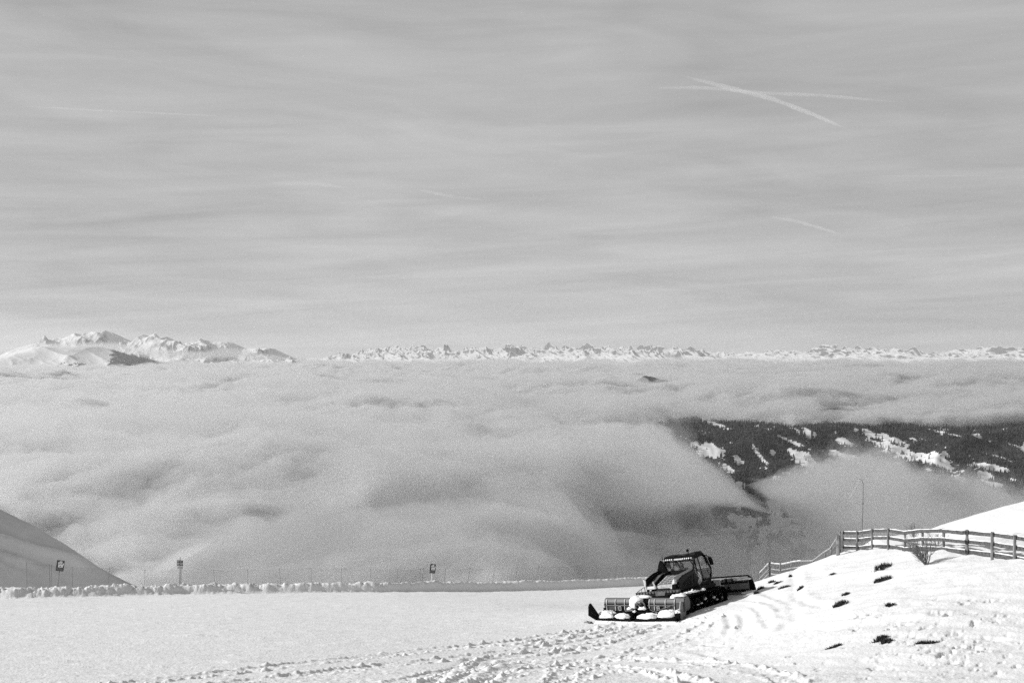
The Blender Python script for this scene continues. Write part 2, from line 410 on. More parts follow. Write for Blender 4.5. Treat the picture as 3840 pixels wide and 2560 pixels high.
# ---- sunlit slope rising to the right behind the fence
def build_right_hill():
    px = np.linspace(3215, 5200, 420); v = np.linspace(0, 1, 200)
    PX, V = np.meshgrid(px, v)
    Y = 92 + V * 75; Yc = 140.0
    X = (PX - 1920) / F * Yc
    sx = np.array([2900,3100,3230,3280,3330,3400,3480,3560,3770,4200,5200.]); sy = np.array([2320,2160,2045,2014,2009,2000,1985,1957,1893,1790,1600.])
    zc = (1330 - np.interp(PX, sx, sy)) / F * Yc
    front = np.clip(Yc - Y, 0, None); back = np.clip(Y - Yc, 0, None)
    Z = zc - front * (0.05 + 0.0 * X) - 0.0011 * front ** 2 - back * 0.5
    Z += 0.28 * np.exp(-((front - 24 + 0.15 * (X - 40)) / 1.1) ** 2) - 0.35 * np.exp(-((front - 20.5 + 0.15 * (X - 40)) / 1.6) ** 2)
    Z += 0.25 * np.exp(-((front - 33 + 0.1 * (X - 40)) / 1.0) ** 2) - 0.30 * np.exp(-((front - 30 + 0.1 * (X - 40)) / 1.4) ** 2)
    rr = sst(X, 36, 44)
    Z += rr * 0.16 * np.clip(fbm(X / 1.0, Y / 0.8, 3, 5), 0, 1) * np.exp(-((front - 9) / 2.2) ** 2)
    Z += 0.10 * fbm(X / 8, Y / 6, 3, 2) + 0.02 * fbm(X / 1.2, Y / 1.0, 3, 12)
    o = link('slope', grid_mesh('slope', X, Y, Z), M_snow); tag(o, kind='structure')
build_right_hill()

# ---- mountains
def rock_snow(name, rock=0.16, snow=0.84, lo=0.55, hi=0.72, nscale=0.006):
    m = bpy.data.materials.new(name); m.use_nodes = True; t = m.node_tree; p = t.nodes['Principled BSDF']
    p.inputs['Roughness'].default_value = 0.8; p.inputs['Specular IOR Level'].default_value = 0.1
    g = t.nodes.new('ShaderNodeNewGeometry'); s = t.nodes.new('ShaderNodeSeparateXYZ'); t.links.new(g.outputs['Normal'], s.inputs[0])
    n = t.nodes.new('ShaderNodeTexNoise'); n.inputs['Scale'].default_value = nscale; n.inputs['Detail'].default_value = 8
    t.links.new(g.outputs['Position'], n.inputs['Vector'])
    a = t.nodes.new('ShaderNodeMath'); a.operation = 'MULTIPLY_ADD'; t.links.new(n.outputs[0], a.inputs[0]); a.inputs[1].default_value = 0.35
    t.links.new(s.outputs[2], a.inputs[2])
    r = t.nodes.new('ShaderNodeMapRange'); t.links.new(a.outputs[0], r.inputs[0])
    r.inputs[1].default_value = lo + 0.17; r.inputs[2].default_value = hi + 0.17; r.inputs[3].default_value = rock; r.inputs[4].default_value = snow
    t.links.new(r.outputs[0], p.inputs['Base Color'])
    return m
M_far = rock_snow('far_mountain_snow', 0.12, 0.76, 0.66, 0.95, 0.002)
M_mid = rock_snow('mountain_snow', 0.12, 0.80, 0.64, 0.88, 0.004)

def build_far_range():
    sx = [1100,1200,1240,1290,1340,1400,1500,1640,1700,1780,1880,2000,2080,2150,2240,2300,2360,2450,2540,2620,2700,2800,2900,2980,3050,3150,3200,3300,3400,3500,3600,3700,3800,4000,4400]
    sy = [1372,1352,1342,1326,1318,1308,1307,1305,1312,1308,1302,1297,1302,1299,1302,1297,1299,1300,1308,1316,1322,1326,1322,1318,1310,1304,1298,1306,1310,1316,1315,1310,1312,1312,1320]
    px = np.linspace(1080, 4500, 1500); y = np.linspace(36000, 52000, 300)
    PX, Y = np.meshgrid(px, y); Yc = 46000
    X = (PX - 1920) / F * Yc * (0.85 + 0.15 * Y / Yc)
    env = (1330 - np.interp(X / Yc * F + 1920, sx, sy)) / F * Yc     # crest height
    rel = (Y - 36000) / 10000
    rise = sst(rel, -0.05, 1.0) * 0.75 + 0.25 * sst(rel, 0, 0.4)
    base = -330.0
    a = 0.25; U = X * math.cos(a) + Y * math.sin(a); V = -X * math.sin(a) + Y * math.cos(a)
    rg = ridged(U / 1700, V / 5200, 6, 11, 0.5) / 1.75
    rg2 = ridged(X / 760 + Y / 5000, Y / 3200, 5, 27, 0.55) / 1.75
    Z = base + (env - base) * rise * (0.24 + 0.66 * rg ** 1.15 + 0.34 * rg2 + 0.22 * ridged(X / 8200, Y / 7000, 2, 51) / 1.3) - np.clip(rel - 1.25, 0, 1) * 500
    Z -= 60 * (1 - sst(rel, 0.1, 0.5)) * (1 - rg)
    o = link('mountain_range', grid_mesh('mountain_range', X, Y, Z, smooth=False), M_far); tag(o, kind='structure')
build_far_range()

def build_left_peaks():
    z = [(60,250),(140,214),(200,200),(270,190),(340,176),(420,166),(480,156),(560,146),(620,132),(655,128),(690,120),(720,115),(760,124),(790,135),(860,165),(930,192),
         (955,186),(980,160),(1000,137),(1040,158),(1075,156),(1110,146),(1150,142),(1200,168),(1250,180),(1290,188),(1350,186),(1420,180),(1480,184),(1530,176),(1570,178),(1600,185),(1645,205),
         (1690,228),(1740,222),(1790,224),(1830,230),(1890,234),(1950,268),(1990,292),(2050,305),(2120,340),(2200,380),(2500,420)]
    sx = [-900, -300] + [a / 1.8375 for a, b in z]; sy = [1270, 1300] + [1180 + b / 1.8375 for a, b in z]
    px = np.linspace(-900, 1330, 900); y = np.linspace(33500, 44500, 260)
    PX, Y = np.meshgrid(px, y); Yc = 39500.
    X = (PX - 1920) / F * Yc
    env = (1330 - np.interp(PX + 4 * fbm(X / 900, Y / 1200, 3, 2), sx, sy)) / F * Yc
    rel = (Y - 33500) / 6000; base = -330.
    rise = np.where(rel < 1, sst(rel, 0.0, 1.0) * 0.6 + 0.4 * np.clip(rel, 0, 1), 1 - 1.0 * np.clip(rel - 1, 0, 1))
    rg = ridged(X / 2100 + Y / 7600, Y / 8200 - X / 9000, 6, 21, 0.5) / 1.8
    pert = (rg - 0.50) * 760 * np.clip(1.15 - np.abs(rel - 0.45) * 1.9, 0.06, 1)
    Z = base + (env - base) * rise + pert * (rise > 0.02)
    o = link('mountain', grid_mesh('mountain', X, Y, Z, smooth=False), M_mid); tag(o, kind='structure')
    # nearer snowy dome in front, wooded on its right flank
    z = [(-400,300),(0,292),(135,272),(250,240),(400,232),(560,228),(640,222),(700,226),(770,246),(900,282),(1000,302),(1070,322),(1120,345),(1200,400),(1500,600)]
    sx = [-1200] + [a / 1.8375 for a, b in z]; sy = [1370] + [1180 + b / 1.8375 for a, b in z]
    px = np.linspace(-900, 700, 700); y = np.linspace(26500, 33000, 260)
    PX, Y = np.meshgrid(px, y); Yc = 30000.
    X = (PX - 1920) / F * Yc
    env = (1330 - np.interp(PX, sx, sy)) / F * Yc
    rel = (Y - 26500) / 3500; base = -300.
    rise = np.where(rel < 1, np.sin(np.clip(rel, 0, 1) * np.pi / 2) ** 0.9, 1 - 0.8 * np.clip(rel - 1, 0, 2))
    ridge = ridged(X / 1900 + Y / 3400, Y / 2600, 5, 41, 0.5) / 1.7
    spur = 110 * np.exp(-(((X + 9100) + (Yc - Y) * 0.35) / 520) ** 2) * np.clip((Yc + 200 - Y) / 1800, 0, 1)
    Z = base + (env - base) * rise + (ridge - 0.45) * 90 * np.clip(1.2 - rel, 0, 1) + spur * np.clip(rise * 3, 0, 1)
    ap = X / Y * F + 1920
    wood = sst(ap + 22 * fbm(X / 170, Y / 400, 3, 71), 412, 430) + (fbm(X / 200, Y / 350, 3, 7) > 0.12) * sst(ap, 205, 240) * (1 - sst(rel, 0.16, 0.24))
    wood = np.clip(wood, 0, 1) * (rel < 1.05) * (fbm(X / 130, Y / 130, 3, 17) > -0.45)
    o = link('foothill', grid_mesh('foothill', X, Y, Z, attr={'wood': wood}), forest_ground('foothill_ground')); tag(o, kind='structure')
    r = np.random.RandomState(3)
    idx = np.argwhere(wood > 0.5); idx = idx[r.randint(0, len(idx), 4000)]
    P = []
    for i, j in idx:
        if i >= X.shape[0] - 1 or j >= X.shape[1] - 1: continue
        a, b = r.rand(2); P.append((X[i, j] * (1 - b) + X[i, j + 1] * b, Y[i, j] * (1 - a) + Y[i + 1, j] * a, Z[i, j] * (1-a) + Z[i+1, j]*a))
    forest('wood', np.array(P), 20, 34, 3)

def forest_ground(name):
    m = bpy.data.materials.new(name); m.use_nodes = True; t = m.node_tree; p = t.nodes['Principled BSDF']
    p.inputs['Roughness'].default_value = 0.85; p.inputs['Specular IOR Level'].default_value = 0.1
    a = t.nodes.new('ShaderNodeAttribute'); a.attribute_name = 'wood'
    g = t.nodes.new('ShaderNodeNewGeometry'); n = t.nodes.new('ShaderNodeTexNoise'); n.inputs['Scale'].default_value = 0.03; n.inputs['Detail'].default_value = 8
    n.inputs['Roughness'].default_value = 0.7
    t.links.new(g.outputs['Position'], n.inputs['Vector'])
    s = t.nodes.new('ShaderNodeMath'); s.operation = 'MULTIPLY_ADD'; t.links.new(n.outputs[0], s.inputs[0]); s.inputs[1].default_value = 0.7; t.links.new(a.outputs['Fac'], s.inputs[2])
    r = t.nodes.new('ShaderNodeMapRange'); t.links.new(s.outputs[0], r.inputs[0]); r.inputs[1].default_value = 0.75; r.inputs[2].default_value = 0.95
    r.inputs[3].default_value = 0.82; r.inputs[4].default_value = 0.06
    t.links.new(r.outputs[0], p.inputs['Base Color'])
    return m
def spruce_mat():
    """dark needles, whitened by rime on the trees that stand low down in the fog"""
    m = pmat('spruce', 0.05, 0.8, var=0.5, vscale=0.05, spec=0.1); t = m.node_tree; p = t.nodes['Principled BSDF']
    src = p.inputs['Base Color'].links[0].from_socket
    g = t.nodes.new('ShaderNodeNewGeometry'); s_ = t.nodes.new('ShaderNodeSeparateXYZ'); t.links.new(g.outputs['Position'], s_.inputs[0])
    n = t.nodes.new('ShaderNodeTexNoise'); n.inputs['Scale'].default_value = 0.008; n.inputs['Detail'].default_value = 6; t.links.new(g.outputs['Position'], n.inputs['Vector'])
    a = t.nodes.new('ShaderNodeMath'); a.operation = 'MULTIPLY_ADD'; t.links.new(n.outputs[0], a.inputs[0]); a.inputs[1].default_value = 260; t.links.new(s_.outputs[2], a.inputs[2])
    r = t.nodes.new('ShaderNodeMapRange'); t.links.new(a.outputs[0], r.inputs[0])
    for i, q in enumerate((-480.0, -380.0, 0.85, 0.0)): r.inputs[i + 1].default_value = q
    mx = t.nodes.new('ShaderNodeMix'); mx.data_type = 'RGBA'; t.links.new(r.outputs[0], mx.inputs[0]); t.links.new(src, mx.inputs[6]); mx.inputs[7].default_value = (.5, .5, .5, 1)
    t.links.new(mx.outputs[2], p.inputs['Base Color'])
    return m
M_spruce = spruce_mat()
def forest(name, P, h0, h1, seed):
    """many small spruces as one object: each two stacked ragged cones"""
    r = np.random.RandomState(seed); n = len(P)
    H = r.uniform(h0, h1, n); R = H * r.uniform(0.17, 0.24, n); ph = r.uniform(0, 6.28, n)
    k = 6; V = []; Q = []
    ang = np.arange(k) * 2 * np.pi / k
    per = 2 * (k + 1)
    Vt = np.zeros((n, per, 3))
    for tier, (zb, zt, rr) in enumerate(((0.05, 0.72, 1.0), (0.45, 1.0, 0.62))):
        for j in range(k):
            rad = R * rr * r.uniform(0.7, 1.2, n)
            Vt[:, tier * (k + 1) + j] = P + np.stack([rad * np.cos(ang[j] + ph), rad * np.sin(ang[j] + ph), H * zb + H * r.uniform(-.04, .04, n)], -1)
        Vt[:, tier * (k + 1) + k] = P + np.stack([0 * H, 0 * H, H * zt], -1)
    T = []
    for tier in range(2):
        b = tier * (k + 1)
        for j in range(k): T.append((b + j, b + (j + 1) % k, b + k))
    T = np.array(T); Fc = (T[None] + (np.arange(n) * per)[:, None, None]).reshape(-1, 3)
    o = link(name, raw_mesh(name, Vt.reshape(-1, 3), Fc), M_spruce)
    return tag(o, kind='stuff')
build_left_peaks()

# ---- two summits that just clear the cloud sea
def build_summits():
    for px, row, Yc, wd, mat_, dark in ((2440, 1399, 14500., 420., None, True), (2300, 1370, 30000., 1300., M_mid, False), (2345, 1376, 29500., 700., M_mid, False), (2000+90, 1372, 36000., 900., M_mid, False)):
        xc = (px - 1920) / F * Yc; zt = (1330 - row) / F * Yc
        x = np.linspace(-wd, wd, 90); X, Y = np.meshgrid(x, x * 1.2)
        q = np.sqrt((X / wd) ** 2 + (Y / wd / 1.2) ** 2)
        Z = zt - (q ** 1.3) * 260 + (ridged((X + px) / wd * 1.6, Y / wd * 1.6, 5, 7) / 1.7 - 0.8) * 45 + 0.03 * X
        o = link('summit', grid_mesh('summit', X + xc, Y + Yc, Z, attr={'wood': np.ones(X.shape)}, smooth=False), forest_ground('summit_ground') if dark else mat_); tag(o, kind='structure')

# ---- the opposite valley side at the right, wooded, with snowy clearings
def side_z(X, Y):
    px = X / Y * F + 1920
    Z = -690 + (Y - 4300) * 0.245 - np.clip(Y - 6300, 0, None) * 0.20
    Z = Z - (1 - sst(px, 1900, 2700)) * 70 - np.clip(4300 - Y, 0, None) * 0.10
    a = 0.62; U = X * math.cos(a) + (Y) * math.sin(a); V = -X * math.sin(a) + Y * math.cos(a)
    Z = Z + 120 * (ridged(V / 700, U / 2600, 3, 5, 0.45) / 1.5 - 0.5) + 14 * fbm(X / 140, Y / 140, 4, 9)
    cap = -304 - 10 * sst(px, 3300, 2500) - 140 * (1 - sst(px, 1500, 2500)) + 14 * fbm(X / 300, Y / 600, 3, 61)
    k = 35.0                                                         # the shoulder at the top flattens softly
    return cap - k * np.log1p(np.exp(np.clip((cap - Z) / k, -30, 30)))
CLEAR = [(2655,1690,55,20,18),(2722,1757,26,10,30),(2975,1662,46,5,26),(2985,1613,10,16,0),(3028,1620,12,26,10),(3030,1733,58,26,30),(3150,1708,48,11,14),
 (3165,1660,34,11,15),(3310,1640,70,15,20),(3350,1678,72,14,22),(3440,1705,50,10,28),(3500,1733,86,15,27),(3555,1628,44,6,26),(3675,1745,30,10,22),(3742,1757,34,11,18),
 (3700,1785,32,14,12),(3722,1817,32,12,10),(3745,1712,38,3.5,30),(2845,1705,8,24,-25),(2860,1725,8,20,-25),(2685,1592,38,9,30),(2950,1775,20,6,0),(2895,1696,10,8,0),
 (2905,1905,26,22,0),(2915,1960,24,26,0),(2880,1985,60,10,-5),(2980,1935,10,12,0),(2820,1950,20,10,0),(2625,2010,22,26,0),(2610,2070,55,30,0),(2480,2060,70,16,10),
 (2340,2065,16,12,0),(2780,2030,30,12,0),(2880,2090,50,30,20),(2700,2090,40,22,0),(2730,1990,30,10,0),(3900,1700,60,14,25),(4000,1800,70,20,10),(3050,2040,60,14,10)]
def build_side():
    u = np.linspace(-0.10, 0.62, 620); y = np.linspace(3400, 7600, 430)
    U, Y = np.meshgrid(u, y); X = U * Y; Z = side_z(X, Y)
    nz = fbm(X / 42, Y / 70, 4, 13) ; nz2 = fbm(X / 130, Y / 200, 3, 3)
    wood = np.ones(X.shape)
    for (px, py, ra, rb, tl) in CLEAR:
        ra *= 1.15; rb *= 1.3
        # each clearing is an ellipse on the hillside: find its centre on the slope
        s = (py - 1330) / F; uu = (px - 1920) / F
        ys = np.arange(3500, 7400, 10.0); zz = side_z(uu * ys, ys); k = np.argmax(-s * ys <= zz) if np.any(-s * ys <= zz) else -1
        Yc = ys[k]; Xc = uu * Yc; zc = zz[k]
        t = math.radians(tl); dx = (X - Xc) / Yc * F; dy = -((Z - zc) / Yc * F) - (zc / Yc / Yc * F) * (Y - Yc) * 1.0 * 0 + (Z / Yc * 0)
        dy = -(Z - zc) / Yc * F + zc * (Y - Yc) / Yc ** 2 * F
        a = dx * math.cos(t) + dy * math.sin(t); b = -dx * math.sin(t) + dy * math.cos(t)
        q = (a / ra) ** 2 + (b / rb) ** 2
        wood = np.where(q + nz * 0.9 + 0.1 < 1.0, 0, wood)
    rowp = 1330 - Z / Y * F
    wood = np.where((nz2 + nz * 0.9 > 0.80 - 0.75 * sst(rowp, 1880, 1990)), 0, wood)
    o = link('mountainside', grid_mesh('mountainside', X, Y, Z, attr={'wood': wood}), forest_ground('mountainside_ground')); tag(o, kind='structure')
    r = np.random.RandomState(8)
    uu = r.uniform(-0.02, 0.42, 60000); yy = np.sqrt(r.uniform(3600 ** 2, 6700 ** 2, 60000))
    i = ((yy - y[0]) / (y[1] - y[0])).astype(int); j = ((uu - u[0]) / (u[1] - u[0])).astype(int)
    keep = (wood[i, j] > 0.5) | (r.rand(len(i)) < 0.03)
    xx = uu[keep] * yy[keep]; yy = yy[keep]
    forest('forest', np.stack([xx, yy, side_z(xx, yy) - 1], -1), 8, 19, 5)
build_side()
build_summits()
# ---- clouds: closed bodies of even mist
def closed_grid(name, X, Y, T, B, mat):
    """a closed body between an upper and a lower sheet over the same grid"""
    r, c = X.shape; n = r * c
    B = np.minimum(B, T - 0.5)
    v = np.concatenate([np.stack([X, Y, T], -1).reshape(-1, 3), np.stack([X, Y, B], -1).reshape(-1, 3)])
    i = np.arange(n).reshape(r, c)
    q = [np.stack([i[:-1, :-1], i[:-1, 1:], i[1:, 1:], i[1:, :-1]], -1).reshape(-1, 4)]
    q.append((q[0] + n)[:, ::-1])
    for e in (i[0, ::-1], i[-1], i[:, 0], i[::-1, -1]):
        q.append(np.stack([e[:-1], e[:-1] + n, e[1:] + n, e[1:]], -1)[:, ::-1])
    o = link(name, raw_mesh(name, v, np.concatenate(q)), mat)
    return tag(o, kind='stuff')
def billow(x, y, o, s): 
    r = 0; a = 1.0
    for i in range(o):
        r = r + a * (np.abs(perlin(x, y, s + i * 7)) * 2 - 0.5); x = x * 2.1 + 1.7; y = y * 2.1 + 4.4; a *= 0.45
    return r
def deck_top(X, Y, s=0):
    big = fbm(X / 4200 + 3, Y / 3000, 3, 71 + s)
    T = -275 - 34 * (1 - sst(Y, 2500, 6500)) + 60 * big * (1 + 0.7 * sst(Y, 8000, 14000)) + 50 * billow(X / 1300, Y / 1300, 4, 33 + s) * (0.35 + sst(fbm(X / 5200, Y / 4200, 2, 19), -0.3, 0.5))
    T -= 120 * np.exp(-((Y - 15500 - X * 0.2) / 2300) ** 2) * sst(X, -5200, -2500) * (1 - sst(X, 800, 2600))
    T += 75 * np.exp(-((Y - 11800) / 1300) ** 2) * np.exp(-((X + 900) / 1300) ** 2)
    T += 20 * fbm(X / 240, Y / 240, 5, 9 + s, 0.6) + 14 * sst(X, 300, 1500) * np.exp(-((Y - 6800) / 900) ** 2) + 34 * billow(X / 480 + 0.3 * fbm(X / 300, Y / 300, 2, 5), Y / 480, 4, 57 + s) * sst(fbm(X / 2600, Y / 2600, 2, 29), -0.4, 0.4)
    return T
def gap_mask(X, Y):
    px = X / Y * F + 1920
    wob = 420 * fbm(X / 700, Y / 600, 4, 44)
    g1 = sst(px + wob * 0.8 + (Y - 4700) * np.where(Y > 4700, 0.03, 0.20) + 120 * fbm(X / 260, Y / 260, 3, 46), 2260, 2960) * (1 - sst(Y + 0.7 * wob, 5850, 6250))
    g2 = sst(px + 0.5 * wob, 1750, 3050) ** 2 * (1 - sst(Y, 2900, 3500))
    return np.maximum(g1, g2)
def build_sea():
    u = np.linspace(-0.75, 0.85, 760); y = np.geomspace(900, 62000, 620)
    U, Y = np.meshgrid(u, y); X = U * Y
    g = gap_mask(X, Y); T = deck_top(X, Y) * (1 - g) + -1250 * g
    T += 4 * g * (1 - g) * (150 * fbm(X / 420, Y / 420, 5, 66, 0.6) - 60) + 34 * sst(Y, 20000, 45000) * fbm(X / 4200, Y / 9000, 4, 68)
    T = T - 250 * (1 - sst(Y, 900, 1500))
    B = T - 260
    B = np.where(Y > 5200, np.maximum(B, -330), B)
    closed_grid('cloud_sea', X, Y, T, B, volmat('cloud_sea_mist', 0.02, 0.5, 0.96))
    # patches of thin mist lying on the sea soften and vary its upper edge
    for k, (sc, hgt, dn, thr) in enumerate(((1500, 120, 0.0035, -0.05), (700, 75, 0.006, 0.0), (330, 42, 0.010, 0.02))):
        u = np.linspace(-0.75, 0.85, 560); y = np.geomspace(950, 30000 if k else 60000, 480)
        U, Y = np.meshgrid(u, y); X = U * Y
        g = gap_mask(X, Y)
        wx = 0.35 * fbm(X / sc / 1.3, Y / sc / 1.3, 2, 200 + k)
        n = fbm(X / sc + wx + 4 * k, Y / sc - wx, 5, 90 + 31 * k, 0.58)
        P = np.clip(n - thr, -0.25, 1)
        T = deck_top(X, Y) * (1 - g) - 1250 * g + P * hgt * (1 - g) * (1 + 0.6 * sst(Y, 16000, 45000))
        T = T - 250 * (1 - sst(Y, 950, 1500))
        closed_grid('thin_mist', X, Y, T, T - 60, volmat('thin_mist_%d' % k, dn, 0.5, 0.96))
build_sea()
def bank(name, outline, Y0, depth, dens, amp, seed, taper=120, ex=0.75, col=0.94):
    """a bank of cloud: outline rows (photo column, top row, bottom row) at depth Y0"""
    cols = np.array(outline, float)
    px = np.linspace(cols[0, 0], cols[-1, 0], 260); v = np.linspace(-1, 1, 90)
    PX, V = np.meshgrid(px, v)
    Y = Y0 + V * depth
    X = (PX - 1920) / F * Y0
    tz = (1330 - np.interp(PX, cols[:, 0], cols[:, 1])) / F * Y0
    bz = (1330 - np.interp(PX, cols[:, 0], cols[:, 2])) / F * Y0
    e = np.clip(1 - V ** 2, 0, 1) ** ex * sst(np.minimum(PX - cols[0, 0], cols[-1, 0] - PX), 0, taper) ** 0.7
    mid = (tz + bz) / 2; half = (tz - bz) / 2
    n = (billow(X / 260, Y / 300, 5, seed) + 1.2 * fbm(X / 85, Y / 85, 4, seed + 5, 0.65)) * amp; n2 = billow(X / 240 + 7, Y / 300, 3, seed + 50) * amp
    closed_grid(name, X, Y, mid + half * e + n * e, mid - half * e - n2 * e, volmat(name + '_mist', dens, 0.5, col))
BANK_A = [(1300,1720,1930),(1700,1690,1940),(1950,1668,1940),(2150,1655,1930),(2380,1645,1920),(2510,1655,1885),(2590,1700,1860),(2680,1770,1850),(2760,1830,1850),(2820,1852,1858)]
bank('cloud_bank', BANK_A, 3350, 520, 0.0045, 26, 3)
bank('thin_mist', [(a, b - 34, c + 25) for a, b, c in BANK_A], 3350, 620, 0.0020, 34, 103, taper=260, ex=1.0)
BANK_B = [(2880,1870,1890),(2940,1815,1930),(3020,1790,1980),(3100,1745,2080),(3200,1705,2120),(3300,1695,2160),(3370,1730,2200),(3450,1790,2200),(3560,1800,2200),(3620,1780,2200),(3680,1790,2200),(3740,1850,2200),(3900,1880,2200),(4300,1900,2200)]
bank('cloud_bank', BANK_B, 3700, 480, 0.0065, 20, 8)
bank('thin_mist', [(a, b - 30, c) for a, b, c in BANK_B], 3700, 580, 0.0020, 34, 108, taper=260, ex=1.0)
bank('low_mist', [(1500,1900,2350),(1800,1900,2300),(2100,1935,2260),(2500,1960,2250),(2750,2010,2250),(2880,2060,2250),(3000,1990,2250),(3300,1900,2250),(3700,1900,2250),(4300,1900,2260)], 2900, 420, 0.0014, 30, 15)
bank('thin_mist', [(1500,1800,2200),(1900,1800,2200),(2200,1810,2190),(2500,1850,2190),(2750,1920,2190),(3000,1940,2190),(3300,1900,2200)], 3750, 300, 0.0017, 45, 61, taper=500, ex=0.6, col=0.97)
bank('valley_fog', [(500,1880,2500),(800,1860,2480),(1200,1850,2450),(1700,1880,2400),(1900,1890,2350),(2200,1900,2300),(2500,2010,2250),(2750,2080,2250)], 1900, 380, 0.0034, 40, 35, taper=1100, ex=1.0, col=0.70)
# fog spilling over the left peaks
bank('peak_mist', [(60,1292,1320),(300,1286,1316),(420,1284,1312),(520,1300,1330),(620,1310,1345),(760,1318,1350),(860,1300,1340),(960,1322,1350),(1100,1335,1356)], 31800, 1100, 0.0006, 45, 23)

bank('range_mist', [(1150,1340,1375),(1500,1347,1380),(1900,1343,1380),(2200,1349,1380),(2700,1338,1380),(3100,1347,1380),(3500,1340,1380),(4100,1345,1380)], 38500, 1300, 0.0004, 60, 29, taper=500)

# ---- vapour trails
def contrail(pts, width, dens, label, alt=9000.0, thick=None):
    P = []
    for px, py in pts:
        k = alt / ((1330 - py) / F); P.append(Vector(((px - 1920) / F * k, k, alt)))
    n = 60; seg = []
    for i in range(n + 1):
        t = i / n * (len(P) - 1); j = min(int(t), len(P) - 2); seg.append(P[j].lerp(P[j + 1], t - j))
    v = []; q = []; k = 8
    for i, p in enumerate(seg):
        d = (seg[min(i + 1, n)] - seg[max(i - 1, 0)]).normalized(); a = d.cross(Vector((0, 0, 1))).normalized(); b = Vector((0, 0, 1))
        w = width * 0.95 * (0.85 + 0.22 * random.random() + 0.10 * math.sin(i * 0.5 + width)) * min(1, 0.15 + 6 * i / n) * min(1, 0.15 + 4 * (n - i) / n)
        for m in range(k):
            th = m / k * 2 * math.pi; v.append(p + a * math.cos(th) * w + b * math.sin(th) * w)
    for i in range(n):
        for m in range(k): q.append((i * k + m, i * k + (m + 1) % k, (i + 1) * k + (m + 1) % k, (i + 1) * k + m))
    me = bpy.data.meshes.new('contrail'); me.from_pydata([tuple(x) for x in v], [], q + [tuple(range(k))[::-1], tuple(n * k + m for m in range(k))])
    bm = bmesh.new(); bm.from_mesh(me); bmesh.ops.recalc_face_normals(bm, faces=bm.faces)
    if bm.calc_volume(signed=True) < 0: bmesh.ops.reverse_faces(bm, faces=bm.faces)
    bm.to_mesh(me); bm.free()
    o = link('contrail', me, volmat('contrail_ice', dens, 0.3)); tag(o, label, 'contrail', 'vapour trails in the sky')
contrail([(2560,285),(2740,332),(2900,372),(3050,430),(3190,490)], 95, 0.0016, 'broad bent vapour trail curving down to the right across a straighter one')
contrail([(2460,330),(2640,330),(2860,350),(3080,358),(3400,386)], 70, 0.0028, 'long level vapour trail crossing the bent one near its upper end')
contrail([(72,398),(400,416),(920,440)], 38, 0.0026, 'thin straight vapour trail high in the left of the sky')
contrail([(2885,812),(2990,830),(3080,856),(3160,880)], 120, 0.0009, 'short faint vapour trail slanting down, midway up the sky at the right')
contrail([(3270,660),(3500,660),(3800,658)], 45, 0.0016, 'hair-thin level vapour trail at the right edge of the sky')
contrail([(1010,686),(1180,690),(1300,702)], 120, 0.0007, 'faint short wisp of vapour trail above the left centre of the far range')
contrail([(1560,710),(1700,738),(1840,752)], 100, 0.0007, 'faint wisp of vapour trail above the middle of the far range')

# ---- haze: even air that pales the far range
def build_haze():
    x0, x1, y0, y1, z0, z1 = -60000, 60000, -500, 66000, -1300, 900
    v = [(x, y, z) for z in (z0, z1) for y in (y0, y1) for x in (x0, x1)]
    q = [(0, 2, 3, 1), (4, 5, 7, 6), (0, 1, 5, 4), (2, 6, 7, 3), (0, 4, 6, 2), (1, 3, 7, 5)]
    o = link('haze', raw_mesh('haze', v, q), volmat('haze_air', 1.0e-5, 0.2)); tag(o, kind='stuff')
build_haze()

